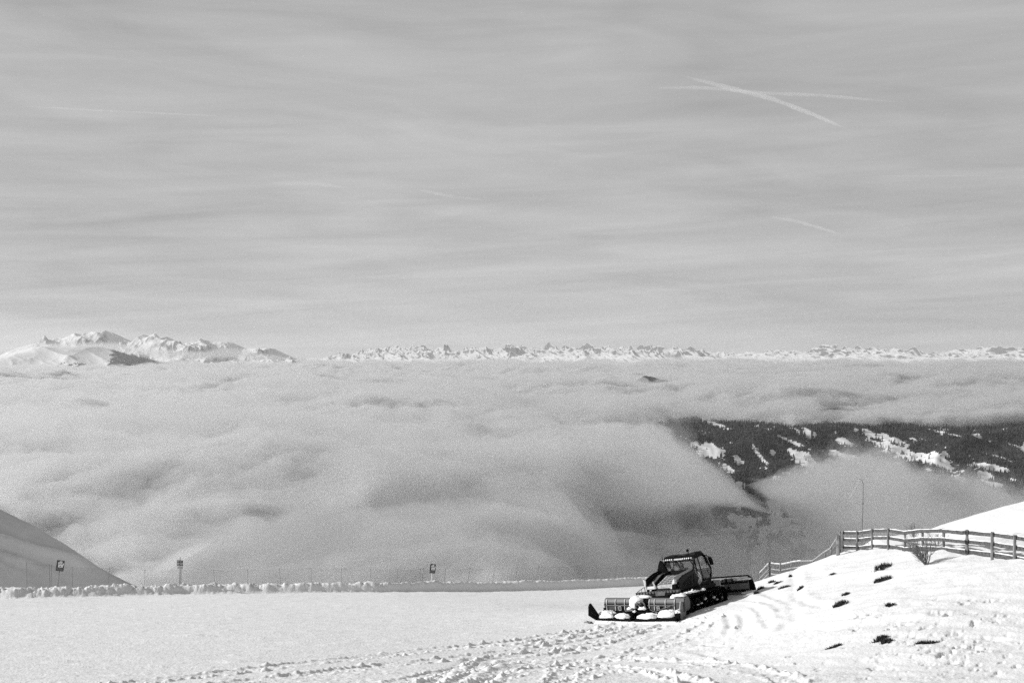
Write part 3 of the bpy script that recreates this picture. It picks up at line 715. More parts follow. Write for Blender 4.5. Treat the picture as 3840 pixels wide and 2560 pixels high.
# ================================================================== mesh building
class MB:
    def __init__(s): s.v = []; s.f = []
    def add(s, v, f):
        n = len(s.v); s.v += [tuple(map(float, q)) for q in v]; s.f += [tuple(i + n for i in t) for t in f]; return s
    def box(s, x0, x1, y0, y1, z0, z1):
        v = [(x, y, z) for z in (z0, z1) for y in (y0, y1) for x in (x0, x1)]
        return s.add(v, [(0, 2, 3, 1), (4, 5, 7, 6), (0, 1, 5, 4), (2, 6, 7, 3), (0, 4, 6, 2), (1, 3, 7, 5)])
    def prism(s, poly, axis, a, b):
        """polygon in the plane across the axis (x: y,z pairs / y: x,z pairs / z: x,y pairs), pushed from a to b"""
        def P(p, q):
            return (q, p[0], p[1]) if axis == 0 else (p[0], q, p[1]) if axis == 1 else (p[0], p[1], q)
        n = len(poly); v = [P(p, a) for p in poly] + [P(p, b) for p in poly]
        f = [tuple(range(n))[::-1], tuple(range(n, 2 * n))] + [(i, (i + 1) % n, n + (i + 1) % n, n + i) for i in range(n)]
        return s.add(v, f)
    def tube(s, pts, r, k=8, r2=None, caps=True):
        pts = [Vector(p) for p in pts]; n = len(pts); vs = []
        prev = None
        for i, p in enumerate(pts):
            d = (pts[min(i + 1, n - 1)] - pts[max(i - 1, 0)]).normalized()
            a = prev - d * prev.dot(d) if prev is not None else d.cross(Vector((0.13, 0.31, 0.94)))
            if a.length < 1e-5: a = d.orthogonal()
            a.normalize(); prev = a; b = d.cross(a)
            rr = r if r2 is None else r + (r2 - r) * i / max(n - 1, 1)
            for j in range(k):
                t = j / k * 2 * math.pi; vs.append(p + a * math.cos(t) * rr + b * math.sin(t) * rr)
        f = [(i * k + j, i * k + (j + 1) % k, (i + 1) * k + (j + 1) % k, (i + 1) * k + j) for i in range(n - 1) for j in range(k)]
        if caps: f += [tuple(range(k))[::-1], tuple((n - 1) * k + j for j in range(k))]
        return s.add(vs, f)
    def bar(s, a, b, w, h, up=(0, 0, 1)):
        a = Vector(a); b = Vector(b); d = (b - a).normalized(); sd = d.cross(Vector(up)).normalized() * (w / 2); u = sd.cross(d).normalized() * (h / 2)
        v = [p + x * sd + y * u for p in (a, b) for x, y in ((-1, -1), (1, -1), (1, 1), (-1, 1))]
        return s.add(v, [(3, 2, 1, 0), (4, 5, 6, 7), (0, 1, 5, 4), (1, 2, 6, 5), (2, 3, 7, 6), (3, 0, 4, 7)])
    def lump(s, c, r, seed, seg=14, rough=0.18, flat=0.0):
        """a rounded irregular lump"""
        bm = bmesh.new(); bmesh.ops.create_icosphere(bm, subdivisions=3, radius=1)
        co = np.array([v.co for v in bm.verts])
        rough = rough * 1.5; n = 1 + rough * (fbm(co[:, 0] * 1.7 + seed, co[:, 1] * 1.7 + co[:, 2] * 1.3, 3, seed) + 0.8 * fbm(co[:, 0] * 5 + seed, co[:, 2] * 5 + co[:, 1] * 3, 2, seed + 3))
        co = co * n[:, None] * np.array(r); co[:, 2] = np.where(co[:, 2] < flat, flat + (co[:, 2] - flat) * 0.3, co[:, 2]); co += np.array(c)
        f = [tuple(v.index for v in fc.verts) for fc in bm.faces]; bm.free()
        return s.add(co, f)
    def build(s, name, mat, parent=None, smooth=False, bevel=0.0, loc=None):
        me = bpy.data.meshes.new(name); me.from_pydata(s.v, [], s.f)
        bm = bmesh.new(); bm.from_mesh(me); bmesh.ops.recalc_face_normals(bm, faces=bm.faces)
        if bevel: bmesh.ops.bevel(bm, geom=[e for e in bm.edges if e.is_manifold and e.calc_face_angle(0) > 0.5], offset=bevel, segments=2, affect='EDGES', clamp_overlap=True)
        bm.to_mesh(me); bm.free()
        if smooth: me.polygons.foreach_set('use_smooth', np.ones(len(me.polygons), bool))
        o = link(name, me, mat, parent)
        if loc is not None: o.location = loc
        return o
def empty(name, loc, rot=None):
    o = bpy.data.objects.new(name, None); C.objects.link(o); o.location = loc
    if rot is not None: o.rotation_euler = rot
    return o
def circle(cy_, cz, r, k=20, a0=0, a1=2 * math.pi):
    return [(cy_ + r * math.cos(a0 + (a1 - a0) * i / k), cz + r * math.sin(a0 + (a1 - a0) * i / k)) for i in range(k + (0 if abs(a1 - a0) > 6.28 else 1))]

# ------------------------------------------------------------------ materials of things
D_paint = pmat('dark_paint', 0.009, 0.5, var=0.2, vscale=3, bump=0.05, bscale=30, spec=0.15)
D_black = pmat('black_rubber', 0.006, 0.8, var=0.3, vscale=8, bump=0.2, bscale=40, spec=0.05)
D_frame = pmat('black_frame', 0.005, 0.6, var=0.2, vscale=6, spec=0.08)
D_metal = pmat('worn_steel', 0.17, 0.45, var=0.35, vscale=5, bump=0.15, bscale=25, metal=0.4)
D_light = pmat('light_metal', 0.52, 0.5, var=0.35, vscale=6, bump=0.2, bscale=30)
D_tiller = pmat('tiller_plastic', 0.07, 0.5, var=0.25, vscale=4, bump=0.1, bscale=20)
D_blade = pmat('blade_grey', 0.15, 0.5, var=0.3, vscale=4, bump=0.2, bscale=20)
D_white = pmat('white_paint', 0.8, 0.5, var=0.05, vscale=5)
D_seat = pmat('seat_fabric', 0.06, 0.9, var=0.2, vscale=10)
D_snow = pmat('lying_snow', 0.88, 0.8, var=0.03, vscale=3, bump=0.5, bscale=14, spec=0.2, bdist=0.04)
D_wood = pmat('weathered_wood', 0.085, 0.8, var=0.55, vscale=2.2, bump=0.4, bscale=10, spec=0.2, stretch=(2, 2, 5))
D_post = pmat('weathered_post', 0.20, 0.8, var=0.4, vscale=3, bump=0.4, bscale=10, spec=0.2)
D_oldrail = pmat('bleached_rail', 0.34, 0.8, var=0.4, vscale=3, bump=0.3, bscale=10, spec=0.2)
D_twig = pmat('bark_twig', 0.15, 0.8, var=0.3, vscale=20)
D_heath = pmat('heather_leaf', 0.045, 0.8, var=0.6, vscale=6, spec=0.1)
D_net = pmat('net_cord', 0.12, 0.8, var=0.1, vscale=5)
D_pole = pmat('pole_plastic', 0.10, 0.6, var=0.2, vscale=3)
D_sign = pmat('sign_dark', 0.045, 0.5, var=0.25, vscale=6)
D_signlt = pmat('sign_light', 0.72, 0.5, var=0.08, vscale=6)
D_signmid = pmat('sign_lettering', 0.22, 0.6, var=0.2, vscale=10)
def glass_mat():
    m = bpy.data.materials.new('cab_glass'); m.use_nodes = True; t = m.node_tree; t.nodes.clear()
    o = t.nodes.new('ShaderNodeOutputMaterial'); a = t.nodes.new('ShaderNodeBsdfTransparent'); a.inputs[0].default_value = (0.94, 0.94, 0.94, 1)
    g = t.nodes.new('ShaderNodeBsdfGlossy'); g.inputs['Roughness'].default_value = 0.03
    mx = t.nodes.new('ShaderNodeMixShader'); mx.inputs[0].default_value = 0.05
    t.links.new(a.outputs[0], mx.inputs[1]); t.links.new(g.outputs[0], mx.inputs[2]); t.links.new(mx.outputs[0], o.inputs['Surface'])
    return m
D_glass = glass_mat()

# ================================================================== SNOW GROOMER, seen from behind its right corner
G_T = Vector((9.5921, 76.4959, -14.0954)); G_A = [math.radians(a) for a in (-36.5, 1.0, -9.5)]
G_R = Matrix.Rotation(G_A[0], 3, 'Z') @ Matrix.Rotation(G_A[1], 3, 'X') @ Matrix.Rotation(G_A[2], 3, 'Y')
def build_groomer():
    g = empty('snow_groomer', G_T, G_R.to_euler())
    tag(g, 'dark tracked snow groomer parked on the slope with snow lying on its rear tiller', 'snow groomer')
    # --- running gear
    def track(sx):
        xi, xo = (0.90, 1.95) if sx > 0 else (-1.95, -0.90)
        wheels = [(-2.72, 0.52, 0.40), (-1.95, 0.36, 0.30), (-1.15, 0.36, 0.30), (-0.35, 0.36, 0.30), (0.45, 0.36, 0.30), (1.30, 0.42, 0.34)]
        loop = [(-2.72 + 0.46 * math.cos(a), 0.52 + 0.46 * math.sin(a)) for a in np.linspace(math.pi * 0.5, math.pi * 1.38, 14)]
        loop += [(-2.3, 0.045), (-1.5, 0.03), (-0.5, 0.03), (0.6, 0.04)]
        loop += [(1.30 + 0.40 * math.cos(a), 0.42 + 0.40 * math.sin(a)) for a in np.linspace(-math.pi * 0.42, math.pi * 0.5, 14)]
        loop += [(0.6, 0.84), (-0.4, 0.87), (-1.6, 0.92)]
        P = np.array(loop); n = len(P)
        m = MB(); t = 0.035
        for i in range(n):
            a, b = P[i], P[(i + 1) % n]; d = b - a; ln = np.hypot(*d); nrm = np.array([d[1], -d[0]]) / ln
            for x0, x1 in ((xi, xi + 0.30), ((xi + xo) / 2 - 0.15, (xi + xo) / 2 + 0.15), (xo - 0.30, xo - 0.02)):
                m.prism([tuple(a), tuple(b), tuple(b - nrm * t), tuple(a - nrm * t)], 0, x0, x1)
        tr = m.build('track', D_black, g)
        # cleats all round the belt
        m = MB(); seg = np.r_[0, np.cumsum(np.hypot(*(np.roll(P, -1, 0) - P).T))]; tot = seg[-1]
        for k in range(int(tot / 0.19)):
            s_ = k * tot / int(tot / 0.19); i = min(np.searchsorted(seg, s_, side='right') - 1, n - 1); f = (s_ - seg[i]) / (seg[i + 1] - seg[i])
            a, b = P[i], P[(i + 1) % n]; c = a + (b - a) * f; d = (b - a) / np.hypot(*(b - a)); nr = np.array([d[1], -d[0]])
            q = [c - d * 0.022, c + d * 0.022, c + d * 0.010 + nr * 0.075, c - d * 0.010 + nr * 0.075]
            m.prism([tuple(z) for z in q], 0, xi - 0.01, xo + 0.01)
        m.build('cleats', D_frame, tr)
        for cyy, cz, r in wheels:
            w = MB(); w.prism(circle(cyy, cz, r, 20), 0, xi + 0.32, xo - 0.34).prism(circle(cyy, cz, r * 0.55, 16), 0, xo - 0.34, xo - 0.24)
            w.prism(circle(cyy, cz, 0.07, 10), 0, xo - 0.24, xo - 0.16)
            w.build('wheel', D_frame if r < 0.4 else D_metal, tr, bevel=0.02)
        if sx > 0:
            m = MB(); r = random.Random(4)
            for k in range(9):
                y = -2.55 + k * 0.25 + r.uniform(-.05, .05); m.lump((1.62 + r.uniform(-.1, .1), y, 0.96 + 0.01 * (9 - k)), (r.uniform(.16, .26), r.uniform(.13, .18), r.uniform(.06, .12)), k + 1, rough=.35)
            m.build('snow', D_snow, tr, smooth=True)['kind'] = 'stuff'
            m = MB()
            for k in range(6): m.lump((xo - 0.1 - r.random() * .2, r.uniform(-3.0, 1.5), r.uniform(.2, .75)), (.06, r.uniform(.04, .10), r.uniform(.04, .09)), k + 31, rough=.5)
            m.build('snow', D_snow, tr, smooth=True)['kind'] = 'stuff'
    track(1); track(-1)
    m = MB(); m.box(-0.90, 0.90, -2.9, 2.2, 0.42, 1.12).box(-1.2, 1.2, 1.6, 2.3, 0.5, 0.8).box(-1.0, 1.0, -2.2, -1.9, 0.9, 1.14).box(0.7,1.75,-1.7,0.9,0.98,1.13)
    m.build('chassis', D_frame, g, bevel=0.02)
    # --- rear step with railing
    m = MB(); m.box(-1.66, 1.06, -2.12, -1.86, 1.13, 1.25)
    for k in range(14): m.box(-1.62 + k * 0.19, -1.60 + k * 0.19, -2.16, -2.12, 1.12, 1.26)
    st = m.build('step', D_metal, g)
    m = MB(); m.tube([(-1.66, -2.0, 1.14), (-1.60, -2.0, 1.28), (-1.15, -2.0, 1.50), (-1.05, -2.0, 1.50)], 0.016)
    m.tube([(-1.62, -2.0, 1.24), (1.05, -2.05, 1.32)], 0.014).tube([(-1.32, -2.0, 1.2), (-1.32, -2.0, 1.42)], 0.013)
    for x in (-0.6, 0.0, 0.45, 0.8): m.tube([(x, -2.06, 1.2), (x, -2.06, 1.34)], 0.012)
    m.tube([(-1.1, -2.0, 1.25), (-1.1, -2.0, 1.97)], 0.02)
    m.build('railing', D_frame, st)
    m = MB(); m.prism([(-1.12, 1.95), (-0.96, 1.86), (-1.0, 1.55), (-1.1, 1.5)], 1, -2.02, -1.98)
    m.build('rear_lamp', D_light, g)
    # --- engine cover: sloping louvred lid between two cheeks
    side = [(-1.84, 1.13), (-1.84, 1.30), (-1.70, 1.76), (-1.2, 1.92), (0.12, 2.06), (0.30, 1.13)]
    m = MB(); m.prism(side, 0, 0.80, 0.98); rc = m.build('engine_cover', D_paint, g, bevel=0.03)
    m = MB(); m.prism([(-1.44, 1.34), (-1.36, 1.50), (-0.80, 1.68), (-0.30, 1.80), (-0.36, 1.36), (-0.42, 1.30)], 0, 0.97, 0.99)
    m.prism([(-0.20, 1.36), (-0.12, 1.80), (-0.04, 1.84), (-0.06, 1.36)], 0, 0.975, 0.99)
    m.build('vent', D_frame, rc)
    m = MB()
    for z in range(5): m.bar((0.995, -1.38 + z * 0.1, 1.40 + 0.06 * z), (0.995, -0.38, 1.40 + 0.06 * z), 0.008, 0.015)
    m.build('vent_slats', D_paint, rc)
    m = MB(); m.prism([(-1.70, 1.765), (-1.2, 1.925), (0.12, 2.065), (0.12, 2.10), (-1.2, 1.96), (-1.70, 1.80)], 0, 0.62, 0.93); m.build('top_strip', D_metal, rc)
    left = [(-1.84, 1.13), (-1.84, 1.75), (-1.5, 1.88), (-0.75, 2.06), (0.12, 2.12), (0.30, 1.13)]
    m = MB(); m.prism(left, 0, -1.10, -0.98); m.prism([(-1.84, 1.70), (-1.84, 1.80), (-1.5, 1.94), (-0.75, 2.12), (0.10, 2.18), (0.10, 2.1), (-0.75, 2.0), (-1.5, 1.82)], 0, -1.2, -1.08)
    lc = m.build('side_panel', D_frame, g, bevel=0.02)
    m = MB(); m.prism([(-1.75, 1.60), (-0.7, 1.96), (-0.1, 2.02), (-0.1, 1.98), (-0.7, 1.92), (-1.75, 1.55)], 0, -0.98, -0.72); m.build('ledge', D_metal, lc)
    m = MB()
    for k in range(16):
        y = -1.62 + k * 0.075; m.box(-0.72, -0.695, y, y + 0.04, 1.40 + 0.012 * k, 1.58 + 0.030 * k)
    m.build('grille', D_frame, lc)
    m = MB(); m.box(-0.98, -0.715, -1.75, -0.1, 1.2, 1.5); m.box(-0.7, 0.8, -1.8, 0.1, 1.13, 1.25); m.build('engine_bay', D_frame, g)
    # louvred lid
    m = MB(); m.prism([(-1.86, 1.28), (-1.88, 1.50), (-0.62, 1.90), (-0.62, 1.26)], 0, -0.44, 0.80)
    lid = m.build('engine_lid', D_light, g, bevel=0.02)
    m = MB(); sl = (1.90 - 1.50) / 1.26
    for row in range(5):
        y = -1.72 + row * 0.235; z = 1.50 + (y + 1.88) * sl
        for c in range(4):
            x = -0.33 + c * 0.27
            m.prism([(y, z + 0.003), (y + 0.10, z + 0.10 * sl + 0.045), (y + 0.105, z + 0.105 * sl + 0.003)], 0, x, x + 0.20)
    m.build('louvre', D_metal, lid)
    m = MB(); m.prism([(-1.885, 1.31), (-1.885, 1.36), (-1.90, 1.36), (-1.90, 1.31)], 0, -0.40, 0.42); m.build('lower_grille', D_frame, lid)
    m = MB(); m.prism([(-0.62, 1.26), (-0.62, 1.90), (-0.35, 1.92), (0.2, 1.96), (0.2, 1.26)], 0, -0.72, 0.80); m.build('intake_box', D_frame, g, bevel=0.02)
    m = MB(); m.box(-0.97, -0.46, -1.97, -1.84, 1.36, 1.52); m.box(-0.85, -0.72, -1.95, -1.85, 1.26, 1.33); m.build('lamp_bar', D_white, g, bevel=0.015)
    m = MB(); m.prism([(-0.60, 1.72), (-0.52, 1.80), (-0.40, 1.40), (-0.46, 1.36)], 1, -1.95, -1.90); m.build('lid_stay', D_light, g)
    m = MB(); m.tube([(0.74, -1.95, 1.42), (0.74, -1.70, 1.42)], 0.13, 16); m.tube([(0.74, -1.7, 1.42), (0.74, -1.4, 1.6), (0.74, -1.0, 1.7)], 0.10, 12); m.build('exhaust', D_frame, g, smooth=False)
    m = MB(); m.prism([(0.50, 1.30), (0.72, 1.80), (0.80, 1.82), (0.80, 1.60), (0.62, 1.56), (0.58, 1.30)], 1, -1.93, -1.88); m.build('bracket', D_white, g)
    # --- cab
    R = 0.95
    sill = [(0.02, 2.02), (0.30, 1.60), (0.62, 1.27), (1.02, 1.13), (1.55, 1.16), (1.88, 1.40), (2.02, 1.72)]   # lower edge of the side glass
    prof = [(-0.05, 1.10), (0.0, 2.02), (0.30, 2.62), (0.34, 2.74), (1.20, 2.80), (1.36, 2.70), (2.06, 1.85), (2.02, 1.45), (1.80, 1.16), (1.40, 1.04), (0.3, 1.02)]
    lowp = [(-0.05, 1.10), (0.02, 2.02), (0.18, 1.90), (0.34, 1.55), (0.64, 1.33), (1.02, 1.20), (1.50, 1.22), (1.80, 1.42), (1.98, 1.74), (2.06, 1.80), (2.02, 1.45), (1.80, 1.16), (1.40, 1.04), (0.3, 1.02)]
    m = MB(); m.prism(lowp, 0, R - 0.05, R + 0.02); m.prism(lowp, 0, -R - 0.02, -R + 0.05)
    m.box(-R, R, 0.0, 1.9, 1.02, 1.10); m.box(-R, R, -0.06, 0.02, 1.1, 2.02)
    m.prism([(2.06, 1.80), (2.02, 1.45), (1.80, 1.16), (1.74, 1.2), (1.95, 1.47), (2.0, 1.80)], 0, -R, R)
    cab = m.build('cab', D_paint, g, bevel=0.012)
    m = MB()
    for sx in (-1, 1):
        x = sx * R; w = 0.07
        m.bar((x, 0.0, 2.0), (x, 0.32, 2.70), 0.10, w, (1, 0, 0)); m.bar((x, 1.30, 2.74), (x, 2.04, 1.82), 0.07, w, (1, 0, 0))
        m.bar((x, 0.28, 2.66), (x, 1.32, 2.74), 0.07, 0.10, (0, 0, 1)); m.bar((x, 0.30, 2.6), (x, 0.48, 1.52), 0.06, 0.05, (1, 0, 0))
        m.bar((x, 0.68, 2.66), (x, 1.04, 1.24), 0.045, 0.045, (1, 0, 0))
    m.bar((-R, 0.29, 2.55), (R, 0.29, 2.55), 0.05, 0.07); m.bar((-R, 0.02, 2.04), (R, 0.02, 2.04), 0.06, 0.08)
    m.bar((-R, 1.33, 2.71), (R, 1.33, 2.71), 0.06, 0.06); m.bar((-R, 2.05, 1.84), (R, 2.05, 1.84), 0.06, 0.06); m.bar((-0.28, 0.02, 2.04), (-0.40, 0.29, 2.55), 0.03, 0.04, (1, 0, 0))
    m.bar((-0.05, 1.36, 2.70), (-0.05, 2.04, 1.86), 0.05, 0.05, (1, 0, 0))
    m.build('window_frame', D_frame, cab)
    m = MB(); m.prism([(0.26, 2.62), (0.26, 2.76), (0.40, 2.84), (1.15, 2.86), (1.40, 2.76), (1.38, 2.70), (0.4, 2.70)], 0, -R - 0.04, R + 0.05)
    m.prism([(0.34, 2.80), (0.40, 2.93), (1.1, 2.95), (1.3, 2.80)], 0, 0.62, R + 0.06)
    roof = m.build('roof', D_frame, cab, bevel=0.02)
    m = MB(); m.prism([(x, z) for x, z in [(-0.42, 2.74)] + [(0.0 + 0.42 * math.cos(a), 2.78 + 0.11 * math.sin(a)) for a in np.linspace(math.pi, 0, 12)]], 1, 0.5, 0.62); m.build('hatch', D_metal, roof)
    m = MB(); m.tube([(-0.44, 0.33, 2.76), (-0.3, 0.33, 2.85), (0.0, 0.33, 2.89), (0.15, 0.33, 2.88), (0.24, 0.33, 2.76)], 0.018); m.tube([(-0.05, 0.5, 2.88), (0.4, 0.5, 2.85), (0.7, 0.5, 2.92)], 0.01); m.build('roof_rail', D_frame, roof)
    m = MB(); m.box(-0.36, 0.22, 0.235, 0.262, 2.63, 2.71); m.build('rear_strip', D_light, roof)
    m = MB(); m.box(-0.98, -0.92, 0.20, 0.26, 2.62, 2.70).box(0.76, 0.86, 0.2, 0.26, 2.66, 2.72); m.build('reflector', D_light, roof)
    for x0 in (-0.80, 0.30):
        m = MB(); m.box(x0 - 0.08, x0 + 0.46, 0.20, 0.27, 2.61, 2.76); hb = m.build('lamp_housing', D_frame, roof, bevel=0.01)
        for k in range(4 if x0 > 0 else 4):
            w = MB(); w.tube([(x0 + k * 0.125, 0.17, 2.685), (x0 + k * 0.125, 0.21, 2.685)], 0.043, 12); w.build('work_lamp', D_white, hb)
    m = MB(); m.tube([(0.35, 0.75, 2.84), (0.35, 0.75, 3.02)], 0.015); m.lump((0.35, 0.75, 3.07), (.085, .085, .085), 5, rough=0.0, flat=-1); m.build('beacon', D_frame, roof, smooth=True)
    m = MB(); m.tube([(-1.06, 0.3, 2.60), (-1.13, 0.35, 2.88)], 0.018); m.tube([(-0.8, 0.3, 2.76), (-0.95, 0.3, 2.80)], 0.03); m.tube([(0.55, 0.5, 2.85), (0.55, 0.5, 3.0)], 0.012); m.build('aerial', D_frame, roof)
    # glass
    m = MB(); m.prism([(0.06, 2.06), (0.31, 2.58), (0.66, 2.66), (1.30, 2.70), (1.98, 1.84), (1.92, 1.66), (1.75, 1.42), (1.5, 1.24), (1.02, 1.22), (0.66, 1.36), (0.36, 1.58)], 0, R - 0.01, R + 0.005); m.build('side_window', D_glass, cab)
    m = MB(); m.prism([(0.06, 2.06), (0.31, 2.58), (0.66, 2.66), (1.30, 2.70), (1.98, 1.84), (1.92, 1.66), (1.75, 1.42), (1.5, 1.24), (1.02, 1.22), (0.66, 1.36), (0.36, 1.58)], 0, -R - 0.005, -R + 0.01); m.build('side_window', D_glass, cab)
    m = MB(); m.prism([(0.03, 2.08), (0.04, 2.08), (0.29, 2.52), (0.28, 2.52)], 0, -R + 0.05, R - 0.05); m.build('rear_window', D_glass, cab)
    m = MB(); m.prism([(1.36, 2.68), (1.37, 2.68), (2.04, 1.87), (2.03, 1.87)], 0, -R + 0.05, R - 0.05); m.build('windscreen', D_glass, cab)
    # seats and controls seen through the rear window
    m = MB(); m.prism([(0.48, 1.5), (0.42, 2.12), (0.52, 2.16), (0.62, 1.5)], 0, -0.22, 0.22); m.box(-0.24, 0.24, 0.5, 1.0, 1.42, 1.55); m.lump((0.0, 0.46, 2.32), (.125, .07, .13), 3, rough=0.03, flat=-1); m.tube([(0, .46, 2.1), (0, .46, 2.3)], .03)
    m.prism([(0.52, 1.6), (0.46, 2.12), (0.54, 2.14), (0.64, 1.6)], 0, 0.05, 0.34)
    m.build('seat', D_seat, cab, smooth=False, bevel=0.02)
    m = MB(); m.prism([(0.48, 1.4), (0.44, 1.95), (0.54, 1.97), (0.62, 1.4)], 0, -0.85, -0.50); m.lump((-0.67, 0.48, 2.05), (.11, .07, .10), 4, rough=0.03, flat=-1); m.build('seat', D_seat, cab, bevel=0.02)
    m = MB(); m.box(-R + .1, R - .1, 1.6, 1.9, 1.2, 1.62); m.tube([(-0.2, 1.3, 1.5), (-0.32, 1.2, 2.1), (-0.38, 0.9, 2.6)], 0.04); m.tube([(0.5, .9, 1.5), (0.5, .9, 1.95)], .03).tube([(0.62, .9, 1.5), (0.62, .9, 1.98)], .02); m.build('dashboard', D_seat, cab)
    # black cowl at the left rear of the cab
    m = MB(); m.prism([(-0.99, 2.72), (-1.10, 2.55), (-1.30, 2.05), (-1.2, 1.98), (-0.50, 1.98), (-0.60, 2.10), (-0.76, 2.42), (-0.88, 2.66)], 1, -0.18, -0.06); m.build('cowl', D_black, g, bevel=0.01)
    # light swirls on the side panel (the emblem)
    m = MB()
    sw = [[(0.42, 1.88), (0.52, 1.80), (0.58, 1.70), (0.66, 1.62), (0.70, 1.55)], [(0.36, 1.78), (0.46, 1.70), (0.50, 1.60), (0.60, 1.54)], [(0.48, 1.86), (0.60, 1.78), (0.68, 1.66), (0.73, 1.54)],
          [(0.40, 1.70), (0.43, 1.62), (0.52, 1.56), (0.55, 1.52)], [(0.70, 1.55), (0.60, 1.50), (0.50, 1.42), (0.42, 1.30), (0.38, 1.18)], [(0.72, 1.52), (0.62, 1.44), (0.58, 1.36), (0.50, 1.22), (0.42, 1.14)],
          [(0.60, 1.52), (0.46, 1.44), (0.34, 1.34), (0.32, 1.26)], [(0.72, 1.46), (0.76, 1.40), (0.70, 1.30)], [(0.66, 1.42), (0.68, 1.32), (0.62, 1.24)]]
    for c in sw:
        for a, b in zip(c[:-1], c[1:]): m.bar((R + 0.024, a[0], a[1]), (R + 0.024, b[0], b[1]), 0.006, 0.036, (1, 0, 0) if False else (0, 0, 1))
    m.build('emblem', D_white, cab)
    for y, z in ((0.50, 0.93), (0.60, 0.97)):
        m = MB(); m.tube([(1.0, y, z), (1.04, y, z)], 0.055, 12); m.box(0.9, 1.0, y - 0.05, y + 0.05, z - .05, z + .05); m.build('side_lamp', D_white, g)
    # mirrors on long arms
    for sx in (1, -1):
        m = MB(); m.tube([(sx * R, 1.25, 2.72), (sx * 1.20, 1.22, 2.66), (sx * 1.34, 1.30, 2.58)], 0.022).tube([(sx * R, 1.5, 2.4), (sx * 1.1, 1.34, 2.12), (sx * 1.35, 1.36, 2.14)], 0.022)
        m.tube([(sx * 1.0, 1.33, 2.72), (sx * 1.06, 1.60, 2.36), (sx * 1.06, 1.78, 2.06)], 0.035)
        mr = m.build('mirror', D_frame, g)
        k = MB(); pts = [(y, z) for y, z in [(1.34 + 0.14 * math.cos(a) * (1 if True else 1) + 0.10 * (-math.sin(a)), 2.33 + 0.25 * math.sin(a)) for a in np.linspace(0, 2 * math.pi, 18)[:-1]]]
        k.prism(pts, 0, sx * 1.32, sx * 1.47); k.build('mirror_head', D_black, mr, bevel=0.03)
        k = MB(); k.tube([(sx * 1.0, 1.45, 2.55), (sx * 1.12, 1.42, 2.60), (sx * 1.12, 1.62, 2.20), (sx * 1.02, 1.75, 2.08)], 0.028); k.build('grab_rail', D_light, mr)
    m = MB(); m.tube([(0.98, 1.80, 2.10), (1.14, 1.86, 2.02), (1.16, 1.98, 1.78), (1.12, 1.96, 1.56), (0.98, 1.92, 1.50)], 0.020); m.build('grab_rail', D_light, g)
    # --- front blade, its back towards us
    m = MB(); m.prism([(3.05, 0.12), (3.0, 0.45), (3.05, 0.9), (3.22, 1.18), (3.28, 1.18), (3.14, 0.9), (3.10, 0.45), (3.16, 0.12)], 0, -2.55, 2.62)
    bl = m.build('blade', D_blade, g)
    m = MB(); m.tube([(-2.55, 3.16, 1.20), (2.60, 3.16, 1.16), (2.78, 3.16, 1.02), (2.92, 3.18, 0.55)], 0.035); m.box(-2.5, 2.6, 2.92, 3.06, 0.30, 0.42); m.box(-2.5, 2.6, 2.96, 3.06, 0.78, 0.86)
    m.prism([(2.60, 0.12), (2.60, 1.12), (2.78, 1.02), (2.95, 0.40), (2.9, 0.15)], 1, 3.10, 3.22)
    m.build('blade_frame', D_frame, bl)
    m = MB()
    for x in (-2.3, -1.5, -0.7, 0.35, 1.15, 1.50, 2.05): m.prism([(2.90, 0.14), (2.96, 0.5), (3.0, 0.9), (3.18, 1.14), (3.06, 0.9), (3.0, 0.45), (3.05, 0.14)], 0, x, x + 0.035)
    m.build('blade_rib', D_blade, bl)
    m = MB()
    for x, z, w, h in ((1.22, 0.92, 0.10, 0.26), (1.62, 0.95, 0.12, 0.10), (1.28, 0.50, 0.13, 0.28), (0.95, 0.52, 0.07, 0.22), (1.0, 1.0, 0.05, 0.12), (0.05, 0.9, 0.1, 0.12)): m.box(x, x + w, 2.95, 2.99, z - h / 2, z + h / 2)
    m.build('blade_slot', D_black, bl)
    m = MB(); m.lump((2.2, 2.98, 0.96), (.55, .08, .10), 8, rough=.3).lump((2.55, 3.0, 0.20), (.5, .18, .14), 9, rough=.4).lump((0.75, 2.9, 0.62), (.35, .14, .16), 10, rough=.4); m.build('snow', D_snow, bl, smooth=True)['kind'] = 'stuff'
    m = MB(); m.tube([(0.15, 2.3, 0.85), (0.28, 3.0, 0.62)], 0.06).tube([(0.5, 2.3, 1.0), (0.62, 3.0, 0.95)], 0.05).box(0.05, 0.95, 2.75, 2.86, 0.62, 1.08).tube([(-0.6, 2.2, 0.6), (-0.8, 3.0, 0.5)], 0.08).tube([(0.6, 2.2, 0.6), (0.8, 3.0, 0.5)], 0.08)
    m.build('lift_arm', D_light, g)
    # --- rear tiller
    m = MB()
    shell = [(0.62, 0.50), (0.60, 0.80), (0.48, 1.02), (0.28, 1.14), (0.10, 1.10), (0.02, 0.92), (0.0, 0.70), (0.02, 0.42), (0.2, 0.3)]
    m.prism(shell, 0, -2.22, -0.50).prism(shell, 0, 0.62, 2.30)
    m.prism([(0.62, 0.50), (0.66, 0.90), (0.52, 1.18), (0.28, 1.24), (0.08, 1.16), (0.0, 0.9), (0.0, 0.4)], 0, 2.30, 2.86)
    ti = m.build('tiller', D_tiller, g, bevel=0.04)
    ti.location = (-0.7, -3.6, 0); ti.rotation_euler = (0, math.radians(3.5), 0)
